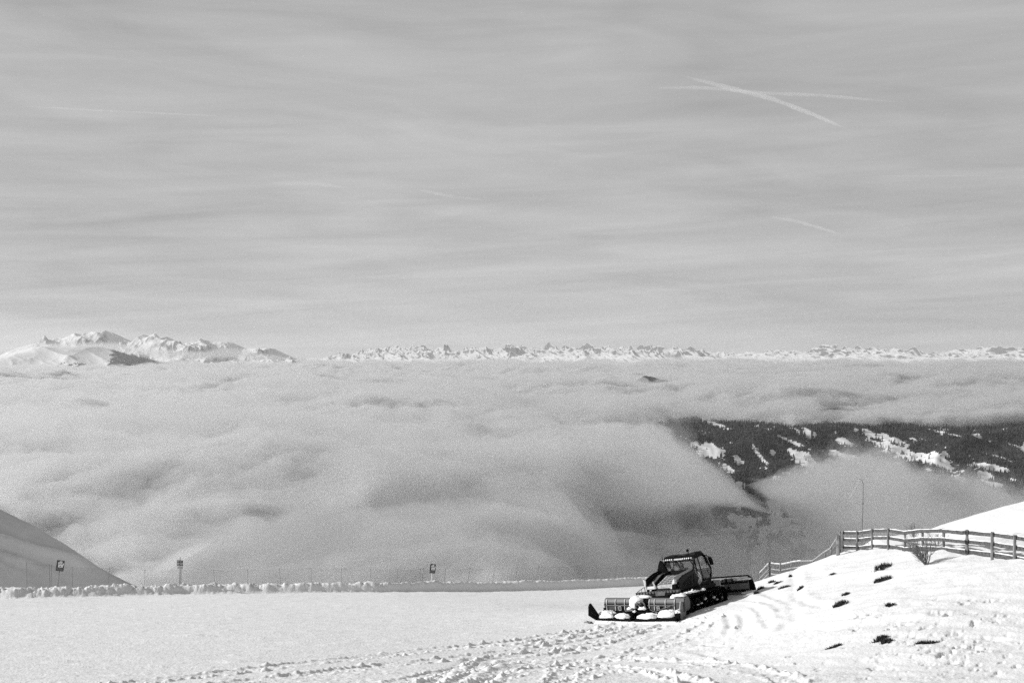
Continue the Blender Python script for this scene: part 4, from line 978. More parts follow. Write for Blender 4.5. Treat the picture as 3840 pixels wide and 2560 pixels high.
    m = MB(); m.box(-0.50, 0.62, 0.1, 0.5, 0.35, 1.06); m.box(-2.2, 2.5, 0.10, 0.45, 0.30, 0.5); m.tube([(0.0, 0.5, 0.7), (0.7, 1.25, 0.75)], 0.12).tube([(0.75, 0.5, 0.7), (0.75, 1.4, 0.9)], 0.09).box(0.25, 1.15, 0.6, 1.3, 0.5, 0.85)
    m.build('hitch', D_frame, ti, bevel=0.02)
    m = MB(); m.box(0.72, 1.30, 0.70, 0.74, 1.12, 1.36); m.build('cover_plate', D_metal, ti)
    for x in (-2.02, -1.46, -0.86, -0.53, 0.70, 1.02, 1.70, 2.26):
        m = MB(); m.prism([(-0.06, 0.42), (-0.045, 0.70), (-0.03, 0.92), (0.05, 1.08), (0.08, 1.06), (0.03, 0.9), (0.0, 0.7), (0.02, 0.42)], 0, x - 0.016, x + 0.016); m.build('rib', D_light, ti)
    m = MB(); m.bar((-2.18, -0.03, 0.76), (-0.5, -0.03, 0.76), 0.05, 0.05).bar((0.62, -0.03, 0.76), (2.28, -0.03, 0.76), 0.05, 0.05); m.build('ledge', D_metal, ti)
    m = MB(); m.bar((-2.18, -0.02, 0.81), (-0.5, -0.02, 0.81), 0.03, 0.04).bar((0.62, -0.02, 0.81), (2.28, -0.02, 0.81), 0.03, 0.04); m.build('ledge_shadow_strip', D_frame, ti)  # black bars stand in for the shadow line along the ledge
    for x in (-1.16, 1.26):
        m = MB(); o1 = [(x - .07, .50), (x - .07, .70), (x + .07, .70), (x + .07, .50)]
        for a, b in zip(o1, o1[1:] + o1[:1]): m.bar((a[0], -0.05, a[1]), (b[0], -0.05, b[1]), 0.012, 0.04, (0, 1, 0))
        if x > 0: m.bar((x - .06, -0.05, .60), (x + .06, -0.05, .60), 0.012, 0.03, (0, 1, 0))
        else: m.bar((x, -0.05, .50), (x + 0.02, -0.05, .38), 0.012, 0.04, (0, 1, 0))
        m.build('lug', D_white, ti)
        m = MB(); m.box(x + 0.10, x + 0.26, -0.045, 0.0, 0.46, 0.70); m.build('slot', D_black, ti)
    m = MB(); m.box(-2.24, -2.05, -0.05, 0.02, 0.40, 0.62); m.build('end_slot', D_black, ti)
    # gearbox in the middle, hoses
    m = MB()
    m.tube([(0.18 + 0.30 * math.cos(a), -0.12, 0.74 + 0.28 * math.sin(a)) for a in np.linspace(-0.3, math.pi * 1.05, 14)], 0.045)
    m.tube([(0.16, 0.1, 0.75), (0.16, -0.2, 0.75)], 0.17, 14); m.build('gearbox', D_metal, ti)
    m = MB(); m.box(0.0, 0.12, -0.22, -0.1, 0.58, 0.80).box(0.26, 0.42, -0.2, -0.1, 0.70, 0.86).tube([(0.05, -.2, .9), (0.3, -.3, .8), (0.4, -.28, .5)], .03); m.build('hose', D_black, ti)
    m = MB()
    for a, b in (((0.6, -0.1, 0.62), (1.35, -0.35, 0.40)), ((0.95, -0.1, 0.40), (1.65, -0.12, 0.62)), ((1.65, -0.1, 0.62), (2.2, -0.04, 0.80)), ((1.05, -0.25, 0.50), (1.7, -0.4, 0.36))): m.tube([a, b], 0.022)
    m.tube([(-1.0, -0.2, 0.42), (-0.6, -0.28, 0.50), (-0.15, -0.3, 0.54)], 0.05)
    m.build('hydraulic_rod', D_metal, ti)
    m = MB(); m.box(-0.5, -0.1, -0.25, -0.05, 0.50, 0.60).tube([(-0.6, -.25, .5), (-1.1, -.32, .42), (-1.35, -.5, .12)], .05)
    m.box(-0.06, 1.5, -0.32, -0.05, 0.38, 0.47).box(0.5, 0.75, -.3, -.1, .45, .62); m.build('drive_bar', D_black, ti)
    # finisher mats: four arched black sheets
    cols = [(-2.30, -1.36, 0.46), (-1.34, -0.12, 0.40), (0.10, 1.40, 0.42), (1.42, 2.66, 0.46)]
    for x0, x1, h in cols:
        m = MB(); nx, ny = 14, 8; vs = []; fs = []
        for j in range(ny + 1):
            for i in range(nx + 1):
                u = i / nx; v = j / ny; x = x0 + (x1 - x0) * u; arch = (1 - (2 * u - 1) ** 4)
                vs.append((x, -0.05 - 0.62 * v, 0.50 - 0.42 * v + 0.10 * math.sin(v * math.pi) * arch - 0.06 * (1 - arch) * (1 - v)))
        k = len(vs); vs += [(x, y, z - 0.03) for x, y, z in vs]
        q = lambda a, b: b * (nx + 1) + a
        for j in range(ny):
            for i in range(nx):
                fs.append((q(i, j), q(i + 1, j), q(i + 1, j + 1), q(i, j + 1))); fs.append((q(i, j) + k, q(i, j + 1) + k, q(i + 1, j + 1) + k, q(i + 1, j) + k))
        for i in range(nx): fs += [(q(i, 0), q(i, 0) + k, q(i + 1, 0) + k, q(i + 1, 0)), (q(i, ny), q(i + 1, ny), q(i + 1, ny) + k, q(i, ny) + k)]
        for j in range(ny): fs += [(q(0, j), q(0, j + 1), q(0, j + 1) + k, q(0, j) + k), (q(nx, j), q(nx, j) + k, q(nx, j + 1) + k, q(nx, j + 1))]
        m.add(vs, fs); m.build('finisher_mat', D_black, ti, smooth=True)
    m = MB()
    for x0, x1, h in cols: m.box(x0 + 0.02, x1 - 0.02, -0.72, -0.64, -0.02, 0.10)
    m.box(-2.3, 2.66, -0.66, -0.1, 0.0, 0.06).box(2.5, 2.75, -0.5, 0.2, 0.05, 0.40); m.build('mat_edge', D_black, ti)
    m = MB()
    for k in range(12):
        x = -2.36 + k * 0.418; z = -0.13 + 0.05 * abs(k - 5.5) / 5.5; m.prism([(-0.95, z - 0.04), (-0.95, z), (-0.70, z + 0.13), (-0.70, z + 0.07)], 0, x, x + 0.40)
    m.build('comb', D_snow, ti)
    # snow lying on the tiller
    m = MB()
    m.lump((-1.82, -0.42, 0.20), (0.50, 0.28, 0.34), 1, rough=.16).lump((-1.55, -0.3, 0.36), (0.25, 0.2, 0.14), 21, rough=.3)
    m.lump((-0.72, -0.50, 0.18), (0.48, 0.22, 0.23), 2, rough=.16)
    m.lump((0.74, -0.50, 0.18), (0.60, 0.22, 0.20), 3, rough=.18).lump((1.0, -0.42, 0.28), (0.35, 0.18, 0.16), 13, rough=.25)
    m.lump((1.98, -0.42, 0.26), (0.52, 0.26, 0.32), 4, rough=.16).lump((2.2, -0.34, 0.42), (0.26, 0.2, 0.16), 14, rough=.2).lump((2.62, -0.3, 0.44), (0.16, 0.16, 0.14), 15, rough=.3)
    m.build('snow', D_snow, ti, smooth=True)['kind'] = 'stuff'
    m = MB(); m.lump((-0.16, 0.06, 0.98), (0.42, 0.22, 0.26), 5, rough=.12, flat=-.2).lump((-0.24, -0.02, 0.78), (0.26, 0.12, 0.26), 6, rough=.15, flat=-1).lump((0.30, 0.25, 1.14), (0.50, 0.2, 0.12), 7, rough=.2)
    m.lump((0.42, -0.28, 0.60), (0.24, 0.12, 0.12), 16, rough=.3).lump((-0.45, -0.2, 0.58), (0.16, 0.10, 0.10), 17, rough=.3).lump((-0.08, -0.3, 0.45), (0.10, 0.08, 0.09), 18, rough=.3)
    m.build('snow', D_snow, ti, smooth=True)['kind'] = 'stuff'
    m = MB(); m.lump((2.45, 0.30, 1.22), (0.40, 0.22, 0.11), 11, rough=.2).lump((2.1, 0.22, 1.12), (0.2, 0.15, 0.10), 12, rough=.2); m.build('snow', D_snow, ti, smooth=True)['kind'] = 'stuff'
    # side flaps
    m = MB(); m.prism([(-0.72, 0.98), (-0.86, 0.96), (-0.96, 0.84), (-1.04, 0.36), (-0.22, -0.08), (0.02, 0.18)], 0, -2.62, -2.56); m.build('side_flap', D_frame, ti, bevel=0.01)
    m = MB(); m.prism([(-0.22, 1.0), (0.35, 0.92), (0.28, 0.5), (0.10, 0.0), (-0.05, -0.10), (-0.36, 0.10), (-0.36, 0.6)], 0, 2.72, 2.78); m.build('side_flap', D_metal, ti, bevel=0.01)
    m = MB(); m.tube([(-2.6, -0.95, -0.02), (-2.75, -1.0, 0.03), (-2.95, -1.0, -0.02)], 0.04).lump((-2.62, -.9, -.08), (.14, .12, .10), 44, rough=.3); m.build('drag_chain', D_metal, ti)
build_groomer()
def split_islands(names):
    """give each separate piece of these parts an object of its own"""
    for o in [o for o in C.objects if o.type == 'MESH' and o.name.split('.')[0] in names]:
        me = o.data; n = len(me.vertices); par = list(range(n))
        def find(a):
            while par[a] != a: par[a] = par[par[a]]; a = par[a]
            return a
        for e in me.edges:
            a, b = find(e.vertices[0]), find(e.vertices[1])
            if a != b: par[a] = b
        groups = {}
        for pl in me.polygons: groups.setdefault(find(pl.vertices[0]), []).append([tuple(pl.vertices), pl.use_smooth])
        if len(groups) < 2: continue
        co = [v.co.copy() for v in me.vertices]; first = True
        for g in groups.values():
            ids = sorted({i for f, _ in g for i in f}); mp = {i: k for k, i in enumerate(ids)}
            m2 = bpy.data.meshes.new(o.name.split('.')[0]); m2.from_pydata([co[i] for i in ids], [], [tuple(mp[i] for i in f) for f, _ in g])
            m2.materials.append(me.materials[0])
            if first: o.data = m2; first = False
            else:
                c = o.copy(); c.data = m2; C.objects.link(c)
split_islands({'ledge', 'ledge_shadow_strip', 'reflector', 'aerial', 'blade_rib', 'blade_slot', 'hydraulic_rod', 'louvre', 'lift_arm', 'vent', 'hose'})

# ================================================================== FENCES
def z2(p): return (p[0] / 2.0104 + 2880, p[1] / 2.0104 + 1780)
def rail_between(a, b, h, th, mat, parent, off, sag=0.0, seed=0, sl=6):
    m = MB(); r = random.Random(seed); pts = []
    d = (b - a); n = Vector((d.y, -d.x, 0)).normalized()
    if n.y > 0: n = -n
    e = d.normalized() * 0.10
    a = a - e; b = b + e
    for i in range(sl + 1):
        t = i / sl; p = a.lerp(b, t) - n * off; p.z += r.uniform(-.012, .012) - sag * math.sin(t * math.pi); pts.append(p)
    vs = []; fs = []
    for i, p in enumerate(pts):
        hh = h / 2 * r.uniform(.90, 1.08)
        for x, z in ((-1, -1), (1, -1), (1, 1), (-1, 1)): vs.append(p + n * x * th / 2 + Vector((0, 0, z * hh)))
    for i in range(sl):
        for k in range(4): fs.append((i * 4 + k, i * 4 + (k + 1) % 4, i * 4 + 4 + (k + 1) % 4, i * 4 + 4 + k))
    fs += [(0, 1, 2, 3), tuple(sl * 4 + k for k in (3, 2, 1, 0))]
    return m.add(vs, fs).build('rail', mat, parent, bevel=0.008)
def snow_on(a, b, h, parent, off, seed, w=0.05, frac=1.0):
    """a thin ragged cap of snow on a rail"""
    r = random.Random(seed); m = MB(); d = b - a; n = Vector((d.y, -d.x, 0)).normalized()
    if n.y > 0: n = -n
    k = 8; top = []
    for i in range(k + 1):
        p = a.lerp(b, i / k * frac) - n * off; p.z += h; top.append((p, 0.02 + 0.035 * r.random()))
    vs = []; fs = []
    for p, t in top: vs += [p - n * w, p + n * w, p + n * w * .5 + Vector((0, 0, t)), p - n * w * .5 + Vector((0, 0, t))]
    for i in range(k):
        for c in range(4): fs.append((i * 4 + c, i * 4 + (c + 1) % 4, i * 4 + 4 + (c + 1) % 4, i * 4 + 4 + c))
    fs += [(0, 1, 2, 3), tuple(k * 4 + c for c in (3, 2, 1, 0))]
    m.add(vs, fs).build('snow', D_snow, parent)
def post(px, py, Y, w, mat, parent, lean=0.0, seed=0):
    top = at(px, py, Y); z0 = min(surf(top.x, top.y), top.z - 0.7) - 0.3
    r = random.Random(seed); m = MB(); vs = []; n = 7
    for i in range(5):
        t = i / 4; z = z0 + (top.z - z0) * t; c = Vector((top.x - lean * (top.z - z), top.y, z))
        for j in range(n):
            a = j / n * 2 * math.pi + .3; rr = w / 2 * r.uniform(.85, 1.12); vs.append(c + Vector((math.cos(a) * rr, math.sin(a) * rr, (r.uniform(-.02, .02) if i == 4 else 0))))
    fs = [(i * n + j, i * n + (j + 1) % n, (i + 1) * n + (j + 1) % n, (i + 1) * n + j) for i in range(4) for j in range(n)] + [tuple(range(n))[::-1], tuple(4 * n + j for j in range(n))]
    m.add(vs, fs).build('post', mat, parent)
    return top
def build_fences():
    A = [((2060, 480), 58.5), ((1860, 452), 61.5), ((1690, 430), 64), ((1500, 415), 67), ((1325, 402), 71), ((1165, 405), 75), ((1032, 420), 78.5), ((905, 402), 81.5), ((783, 405), 84), ((670, 422), 86), ((562, 420), 88)]
    f = empty('wooden_fence', at(3400, 2055, 78)); tag(f, 'curving three-rail wooden fence along the top of the snowy bank', 'fence', 'wooden fences around the bank')
    f.location = (0, 0, 0)
    tops = []
    for i, (p, Y) in enumerate(A):
        x, y = z2(p); tops.append(post(x, y, Y, 0.15 if i < 5 else 0.13, D_post, f, seed=i))
    for i in range(len(tops) - 1):
        a, b = tops[i], tops[i + 1]; H = 1.27
        for k, fr in enumerate((0.90, 0.55, 0.17)):
            da = H * (1 - fr); dz = Vector((0, 0, da))
            rail_between(a - dz, b - dz, 0.19, 0.045, D_wood, f, 0.10, seed=i * 5 + k, sag=0.01)
            snow_on(a - dz, b - dz, 0.078, f, 0.10, i * 7 + k, 0.022, 1.0)
    B = [((545, 425), 88.3, .13), ((530, 455), 86, .24), ((475, 540), 90, .12), ((433, 565), 94, .12), ((345, 632), 103, .12), ((254, 636), 109, .12), ((177, 646), 113, .12), ((92, 664), 116, .10), ((12, 655), 118, .16), ((-56, 728), 124, .12)]
    f2 = empty('wooden_fence', (0, 0, 0)); tag(f2, 'pale weathered wooden fence running down beyond the bank towards the groomer blade', 'fence', 'wooden fences around the bank')
    tops = []
    for i, (p, Y, w) in enumerate(B):
        x, y = z2(p); tops.append(post(x, y, Y, w, D_post if i not in (8,) else D_wood, f2, seed=40 + i))
    for i in range(1, len(tops) - 1):
        a, b = tops[i], tops[i + 1]
        fr = (0.12, 0.60) if i < 4 else (0.12, 0.60, 1.0)
        for k, dd in enumerate(fr):
            dz = Vector((0, 0, dd)); rail_between(a - dz, b - dz, 0.08, 0.035, D_oldrail if k != 1 or i > 3 else D_wood, f2, 0.08, seed=200 + i * 5 + k)
            if k == 0 and i > 4: snow_on(a - dz, b - dz, 0.045, f2, 0.08, 300 + i, 0.025)
build_fences()

# ------------------------------------------------------------------ tall curved pole with a light cord, behind the fence
def build_lance():
    Y = 96; P = lambda x, y: at(x, y, Y)
    base = P(3231, 2075); o = empty('marker_pole', base); tag(o, 'tall thin pole with a hooked tip and a cord trailing from it, behind the fence', 'pole')
    q = lambda v: v - base
    m = MB(); pts = [base - Vector((0, 0, 3)) , P(3232, 2040), P(3234, 1950), P(3236, 1886), P(3237, 1830), P(3237, 1815), P(3235, 1806), P(3231, 1800), P(3226, 1796), P(3222, 1796)]
    m.tube([q(p) for p in pts], 0.026, 6, 0.014); m.tube([q(P(3236, 1890)), q(P(3236, 1883))], 0.045, 6); m.build('shaft', D_pole, o)
    m = MB(); a, b = P(3221, 1798), P(3183, 1868)
    m.tube([q(a.lerp(b, t) + Vector((0.04 * math.sin(t * 9), 0, -0.10 * math.sin(t * math.pi)))) for t in np.linspace(0, 1, 12)], 0.009, 5); m.lump(tuple(q(b)), (.03, .03, .03), 2); m.build('cord', D_signlt, o)
build_lance()

# ------------------------------------------------------------------ bare shrubs
def shrub(base, h, spread, n, seed, label, r0=0.012, tilt=0.0):
    r = random.Random(seed); m = MB()
    def grow(p, d, ln, rad, lev):
        pts = [p]; k = 4
        for i in range(k):
            d = (d + Vector((r.uniform(-.22, .22), r.uniform(-.22, .22), r.uniform(-.08, .2)))).normalized(); pts.append(pts[-1] + d * ln / k)
        m.tube(pts, rad, 4, rad * 0.45, caps=False)
        if lev > 0:
            for i in range(r.choice((3, 4, 5))):
                j = r.randint(1, k); dd = (d + Vector((r.uniform(-.9, .9), r.uniform(-.9, .9), r.uniform(-.3, .5)))).normalized()
                grow(pts[j], dd, ln * r.uniform(.35, .6), rad * .55, lev - 1)
    for i in range(n):
        a = r.uniform(0, 2 * math.pi); s = r.uniform(.2, 1) * spread
        d = Vector((math.cos(a) * s + tilt, math.sin(a) * s, 1)).normalized()
        grow(Vector((r.uniform(-.05, .05), r.uniform(-.05, .05), -0.05)), d, h * r.uniform(.55, 1.0), r0, 2)
    o = m.build('bare_shrub', D_twig, None); o.location = base
    return tag(o, label, 'shrub', 'leafless shrubs by the fence')
b = on_ground(3474, 2117); shrub(b, 1.15, 1.0, 30, 3, 'bushy leafless shrub on the snowy bank in front of the fence', 0.019, tilt=-0.45)
b = on_ground(3508, 2062); shrub(Vector((b.x, b.y - .2, b.z)), 0.85, 0.5, 7, 5, 'sparse upright twigs growing through the fence above the bushy shrub', 0.015)
b = at(3428, 2030, 92); shrub(b, 1.15, 0.55, 16, 7, 'fine leafless shrub rising over the top rail behind the fence', 0.012)
b = on_ground(3252, 2054); shrub(b, 0.5, 0.8, 6, 9, 'low twigs at the foot of the fence below the tall hooked pole', 0.009)
b = on_ground(3160, 2140+0) if False else None

# ------------------------------------------------------------------ dark dwarf growth showing through the snow
def tuft(px, py, w, h, seed, label, rot=0.0, parts=None):
    """a low mat of small leaves; w and h are its size in the photo in pixels"""
    w *= 1.35; h *= 1.5; c = on_ground(px, py); s = c.y / F; r = random.Random(seed); vs = []; fs = []
    W = w * s / 2; D = h * s / 2 / 0.16                                # the ground is seen at a low angle
    D = min(D, W * 2.2); H = 0.10 + 0.35 * h * s
    n = int(500 + 2200 * W); k_ = 0
    while k_ < n:
        k_ += 1
        a = r.uniform(0, 2 * math.pi); q = math.sqrt(r.random()) * 1.25; x = math.cos(a) * q * W; y = math.sin(a) * q * D * .55
        nz = float(fbm(np.array([x / (0.35 * W + .05) + seed]), np.array([y / (0.30 * D + .05)]), 3, seed)[0])
        if q * q > 0.50 + 0.95 * nz: continue
        x2 = x; y2 = y + x * rot
        z = surf(c.x + x2, c.y + y2) - c.z
        ln = r.uniform(.03, .12); hh = H * max(0.15, 1 - q * q * .6) * r.uniform(.2, 1.0)
        th = r.uniform(0, 6.28); dx, dy = math.cos(th) * ln, math.sin(th) * ln; k = len(vs)
        vs += [(x2 - dy * .25, y2 + dx * .25, z - .02), (x2 + dy * .25, y2 - dx * .25, z - .02), (x2 + dx, y2 + dy, z + hh)]
        fs.append((k, k + 1, k + 2))
    m = MB(); m.add(vs, fs)
    me = bpy.data.meshes.new('heather_patch'); me.from_pydata(m.v, [], m.f)
    o = link('heather_patch', me, D_heath); o.location = c
    return tag(o, label, 'dwarf shrub', 'dark dwarf growth showing through the snow')
tuft(3306, 2128, 66, 24, 1, 'ragged dark heather patch just below the fence corner and tall pole', rot=0.6)
tuft(3312, 2174, 66, 22, 2, 'arched dark heather patch directly below the ragged one under the fence', rot=0.25)
tuft(3148, 2270, 54, 24, 3, 'compact solid dark heather patch alone in the middle of the bank', rot=0.5)
tuft(3001, 2207, 24, 11, 4, 'small dark heather spot right of the groomer blade beside the curved rut', rot=0.5)
tuft(2940, 2203, 40, 9, 5, 'thin bowed dark streak of heather between groomer blade and the curved rut', rot=0.5)
tuft(2852, 2207, 26, 12, 6, 'dark earth and heather right beside the end of the groomer blade', rot=0.9)
tuft(2836, 2224, 20, 8, 7, 'little dark heather spot just below the end of the groomer blade', rot=0.9)
tuft(3338, 2268, 34, 9, 8, 'pale thin tuft right of the compact dark patch', rot=0.3)
tuft(3322, 2408, 48, 22, 9, 'larger lower half of the double dark patch near the bottom of the bank', rot=0.6)
tuft(3300, 2398, 64, 12, 10, 'slanting upper streak of the double dark patch near the bottom of the bank', rot=0.9)
tuft(3131, 2426, 58, 7, 11, 'long thin slanting dark streak in the snow left of the double patch', rot=0.45)
tuft(3470, 2412, 86, 8, 12, 'long flat line of dark tufts right of the double patch', rot=0.02)
tuft(3172, 2229, 26, 6, 13, 'faint small tuft above the compact dark patch', rot=0.2)
tuft(2964, 2162, 12, 12, 14, 'tiny dark tuft at the upper end of the curved rut', rot=0.4)
tuft(3123, 2154, 18, 5, 15, 'faint tuft on the open snow left of the ragged heather patch', rot=0.3)
tuft(2915, 2186, 34, 6, 16, 'dark sliver of bare ground on the shaded edge beyond the groomer blade', rot=0.9)
tuft(2893, 2183, 30, 10, 17, 'grey bare edge of the bank between groomer blade and far fence', rot=0.9)

# ================================================================== NET FENCE AND SIGNS ALONG THE EDGE OF THE PISTE
POLES = [(100,2108,101,2184),(184,2116.5,186.5,2187),(193,2119,192.4,2186),(270.6,2126,271.5,2189),(411,2128,407,2186),(543.4,2136,543,2198),(680,2134,679,2200),(801,2135.5,806,2196.5),(928.5,2134.6,929.3,2195),(1048.4,2131.7,1051.8,2192),
 (1167,2129,1167,2189),(1280.7,2130.4,1280.7,2186),(1390,2132.5,1387.6,2188),(1492.4,2133.8,1488.6,2187),(1576.6,2132.5,1576,2181),(1587.5,2129,1583,2184),(1671,2131.7,1666,2184),(1763,2129.6,1754,2183),(1856,2128.3,1847,2182),
 (1941.6,2125.3,1931,2177.6),(2021,2123,2010,2173.5),(2098.8,2123.7,2088,2172.7),(2175,2119,2163.7,2167),(2242,2126,2236,2165),(2314,2122,2306,2165),(2400,2118,2393,2163)]
def behind_berm(px, extra=0.9):
    Y = 125.0
    for _ in range(20): Y = float(berm_y((px - 1920) / F * Y)) + extra
    return Y
def build_net():
    o = empty('safety_net', (0, 0, 0)); tag(o, 'long fine-meshed safety net strung on thin poles along the far snow bank', 'safety net')
    T = []; Bs = []
    for x0, y0, x1, y1 in POLES:
        Y = behind_berm(x1); t = at(x0, y0, Y); b_ = at(x1, y1, Y)
        m = MB(); m.tube([b_ - (t - b_) * 0.35, b_, t], 0.014, 6); m.tube([t - Vector((0, 0, .03)), t + Vector((0, 0, .03))], 0.03, 6); m.build('pole', D_pole, o)
        T.append(t); Bs.append(b_)
    vs = []; fs = []
    def rib(a, b, w):
        d = (b - a).normalized(); n = d.cross(Vector((0, 1, 0))).normalized() * w / 2; k = len(vs); vs.extend([a - n, a + n, b + n, b - n]); fs.append((k, k + 1, k + 2, k + 3))
    for i in range(len(T) - 1):
        t0, t1, b0, b1 = T[i], T[i + 1], Bs[i] - Vector((0, 0, .2)), Bs[i + 1] - Vector((0, 0, .2)); n = max(2, int((t1 - t0).length / 0.11))
        for r_ in range(12):
            f = r_ / 11 * .97 + .0
            prev = None
            for s_ in range(7):
                t = s_ / 6; p = t0.lerp(t1, t).lerp(b0.lerp(b1, t), f); p.z -= 0.10 * math.sin(t * math.pi) * (1 - f)
                if prev is not None: rib(prev, p, 0.008 if r_ in (0,) else 0.003)
                prev = p
        for s_ in range(1, n):
            t = s_ / n; a = t0.lerp(t1, t); a.z -= 0.10 * math.sin(t * math.pi); rib(a, b0.lerp(b1, t), 0.004)
    me = bpy.data.meshes.new('net'); me.from_pydata([tuple(v) for v in vs], [], fs); link('net', me, D_net, o)
build_net()

def sign_frame(quad, Y):
    TL, TR, BR, BL = [at(x, y, Y) for x, y in quad]
    ux = (TR - TL); uz = (TL - BL); return BL, ux, uz
def plate(m, BL, ux, uz, poly, y0, y1):
    """polygon in 0..1 sign coordinates, from y0 to y1 metres towards the viewer"""
    n = len(poly); vs = []
    for yy in (y0, y1): vs += [BL + ux * a + uz * b_ - Vector((0, yy, 0)) for a, b_ in poly]
    fs = [tuple(range(n)), tuple(range(2 * n - 1, n - 1, -1))] + [(i, n + i, n + (i + 1) % n, (i + 1) % n) for i in range(n)]
    m.add(vs, fs)
def build_hand_sign(quad, pole, px, label, nub=None):
    Y = behind_berm(px, 0.5); BL, ux, uz = sign_frame(quad, Y)
    o = empty('warning_sign', (0, 0, 0)); tag(o, label, 'sign', 'signs along the edge of the piste')
    m = MB(); plate(m, BL, ux, uz, [(0, 0.03), (0.03, 0), (.97, 0), (1, .03), (1, .97), (.97, 1), (.03, 1), (0, .97)], 0, 0.02); m.build('board', D_sign, o)
    # the raised palm: four fingers, thumb to the right, a dark notch in the palm
    m = MB(); z0 = 0.345
    plate(m, BL, ux, uz, [(.24, z0), (.86, z0), (.84, .44), (.76, .56), (.74, .66), (.24, .66)], 0.023, 0.028)
    for x0, x1, b0, top in ((.20, .33, .62, .84), (.335, .47, .62, .92), (.475, .61, .62, .97), (.615, .74, .62, .93)):
        c = (x0 + x1) / 2; plate(m, BL, ux, uz, [(x0 + .02, b0), (x1 - .02, b0), (x1 - .01, top - .05), (c + .02, top), (c - .02, top), (x0 + .005, top - .05)], 0.023, 0.028)
    plate(m, BL, ux, uz, [(.72, .44), (.84, .42), (.97, .72), (.93, .78), (.86, .76), (.74, .56)], 0.0235, 0.0285)
    m.build('hand_symbol', D_signlt, o)
    m = MB(); plate(m, BL, ux, uz, [(.40, .40), (.66, .41), (.58, .45), (.50, .50)], 0.029, 0.032); m.build('palm_mark', D_sign, o)
    m = MB(); r = random.Random(int(px))
    for k, zz in enumerate((.25, .19, .13, .07)):
        x = .12
        while x < .86:
            w = r.uniform(.05, .16); plate(m, BL, ux, uz, [(x, zz), (min(x + w, .90), zz), (min(x + w, .90), zz + .035), (x, zz + .035)], 0.023, 0.026); x += w + .03
    m.build('lettering', D_signmid, o)
    a, b_ = at(*pole[0], Y + 0.04), at(*pole[1], Y + 0.04); c = a + (a - b_).normalized() * (0.5 if nub is None else 0.75)
    m = MB(); m.tube([b_ - (a - b_).normalized() * 0.6, b_, a], 0.030, 10); m.tube([a, c], 0.028, 10); m.build('post', D_metal if nub is None else D_signlt, o, smooth=True)
build_hand_sign([(214.4,2098.3),(243.5,2101.5),(236.6,2140),(208.5,2138)], [(222.5,2140),(217,2190)], 220, 'leaning dark sign with a white raised hand before the shaded hillside')
build_hand_sign([(1613.9,2112.4),(1635.4,2114.5),(1633,2148),(1610.7,2147)], [(1619.5,2148),(1618.5,2181)], 1620, 'smaller dark sign with a white raised hand on a pale post against the fog', nub=1)
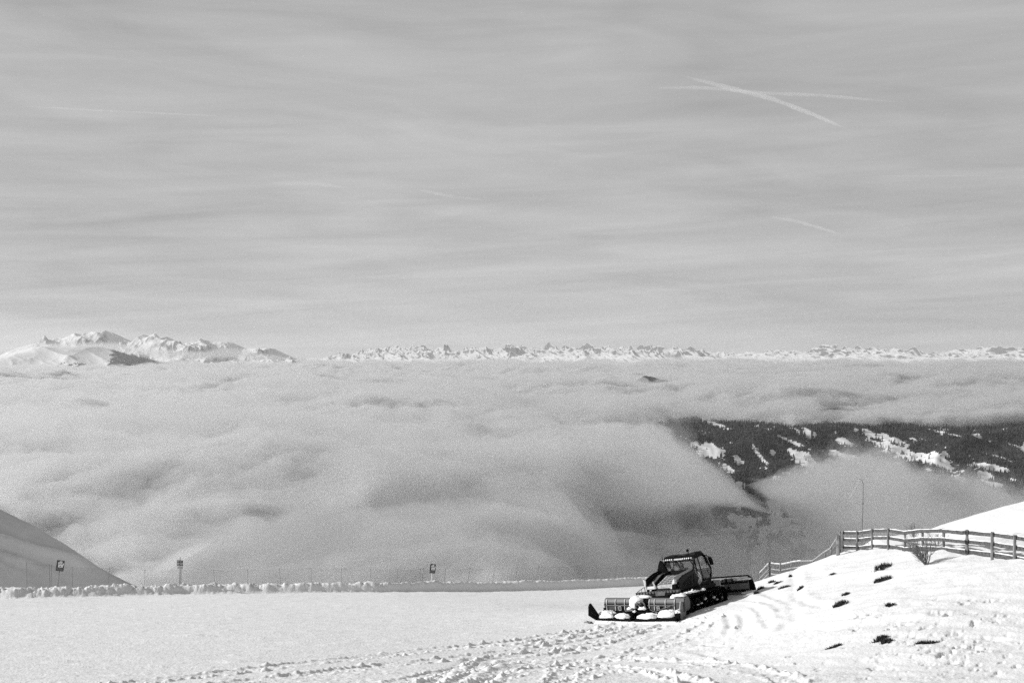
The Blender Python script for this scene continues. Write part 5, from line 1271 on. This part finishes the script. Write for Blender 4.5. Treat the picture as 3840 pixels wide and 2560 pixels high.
def build_text_sign():
    Y = behind_berm(675, 0.3); o = empty('notice_sign', (0, 0, 0)); tag(o, 'square notice sign in two lettered bands on a double post, between the hand signs', 'sign', 'signs along the edge of the piste')
    BL, ux, uz = sign_frame([(664,2098.5),(686.5,2100),(685,2121.5),(663.5,2120)], Y)
    m = MB(); plate(m, BL, ux, uz, [(0, .53), (1, .53), (1, 1), (0, 1)], 0, .02); plate(m, BL, ux, uz, [(0, 0), (1, 0), (1, .47), (0, .47)], 0, .02); m.build('board', D_sign, o)
    m = MB(); r = random.Random(6)
    for zz, h, lo, hi in ((.80, .10, .04, .40), (.84, .07, .50, .88), (.68, .07, .10, .35), (.70, .05, .5, .85), (.36, .06, .1, .45), (.28, .10, .55, .97), (.22, .09, .02, .3), (.10, .06, .12, .5), (.08, .06, .62, .9)):
        x = lo
        while x < hi:
            w = r.uniform(.04, .10); plate(m, BL, ux, uz, [(x, zz), (min(x + w, hi), zz), (min(x + w, hi), zz + h), (x, zz + h)], .023, .027); x += w + .025
    m.build('lettering', D_signlt, o)
    BL, ux, uz = sign_frame([(666,2122.6),(686,2123.6),(685.5,2131.5),(665.5,2130.5)], Y)
    m = MB(); plate(m, BL, ux, uz, [(0, 0), (1, 0), (1, 1), (0, 1)], 0, .015); pl = m.build('small_plate', pmat('pale_plate', 0.42, 0.5, var=.1), o)
    m = MB(); plate(m, BL, ux, uz, [(.60, .30), (.92, .25), (.95, .70), (.70, .72)], .018, .022); m.build('arrow_mark', D_signmid, pl)
    m = MB(); a, b_ = at(675.5, 2087, Y + .04), at(672.8, 2205, Y + .04); m.tube([b_ - Vector((0, 0, .5)), a], 0.028, 8); m.build('post', D_metal, o)
    m = MB(); a, b_ = at(678.5, 2125, Y + .06), at(676.8, 2203, Y + .06); m.tube([b_ - Vector((0, 0, .5)), a], 0.018, 8); m.build('post', D_oldrail, o)
build_text_sign()

# ------------------------------------------------------------------ tall spruces in the gully, big enough to tell apart
def build_spruces():
    r = random.Random(12); m = MB(); k = 9; vs = []; fs = []
    for t in range(9):                                             # drooping ragged tiers, narrowing upward
        z0 = 2.5 + t * 2.6; R = 3.9 * (1 - t / 9.6); b = len(vs)
        for j in range(k):
            a = j / k * 6.283 + t * .7; q = R * r.uniform(.6, 1.2); vs.append((math.cos(a) * q, math.sin(a) * q, z0 + r.uniform(-.9, .3)))
        vs.append((0, 0, z0 + 4.4))
        fs += [(b + j, b + (j + 1) % k, b + k) for j in range(k)] + [tuple(b + j for j in range(k - 1, -1, -1))]
    src = empty('spruce_tree', (0, 0, 0))
    lab = 'tall dark spruce among the darkest trees in the gully between the two fog banks'
    tag(src, lab, 'spruce', 'tall spruces in the gully')
    cr = MB().add(vs, fs).build('crown', pmat('dark_spruce', 0.02, 0.9, var=.4, vscale=.4, spec=.05), src)
    tr = MB().tube([(0, 0, -3), (0, 0, 8), (0, 0, 25)], .38, 7, .08).build('trunk', D_wood, src)
    for i in range(30):
        px = r.uniform(2735, 2900); row = 1795 + abs(px - 2830) * -0.12 + r.uniform(0, 62); u = (px - 1920) / F
        ys = np.arange(4300, 6200, 8.0); zz = side_z(u * ys, ys); hit = np.argmax(-(row - 1330) / F * ys <= zz); Y = float(ys[hit])
        if i: 
            o = src.copy(); C.objects.link(o)
            for c in (cr, tr): d = c.copy(); C.objects.link(d); d.parent = o
        else: o = src
        o.location = (u * Y, Y, float(zz[hit]) - 1); s_ = r.uniform(.75, 1.25); o.scale = (s_, s_, s_ * r.uniform(.9, 1.2)); o.rotation_euler.z = r.uniform(0, 6.28)
build_spruces()
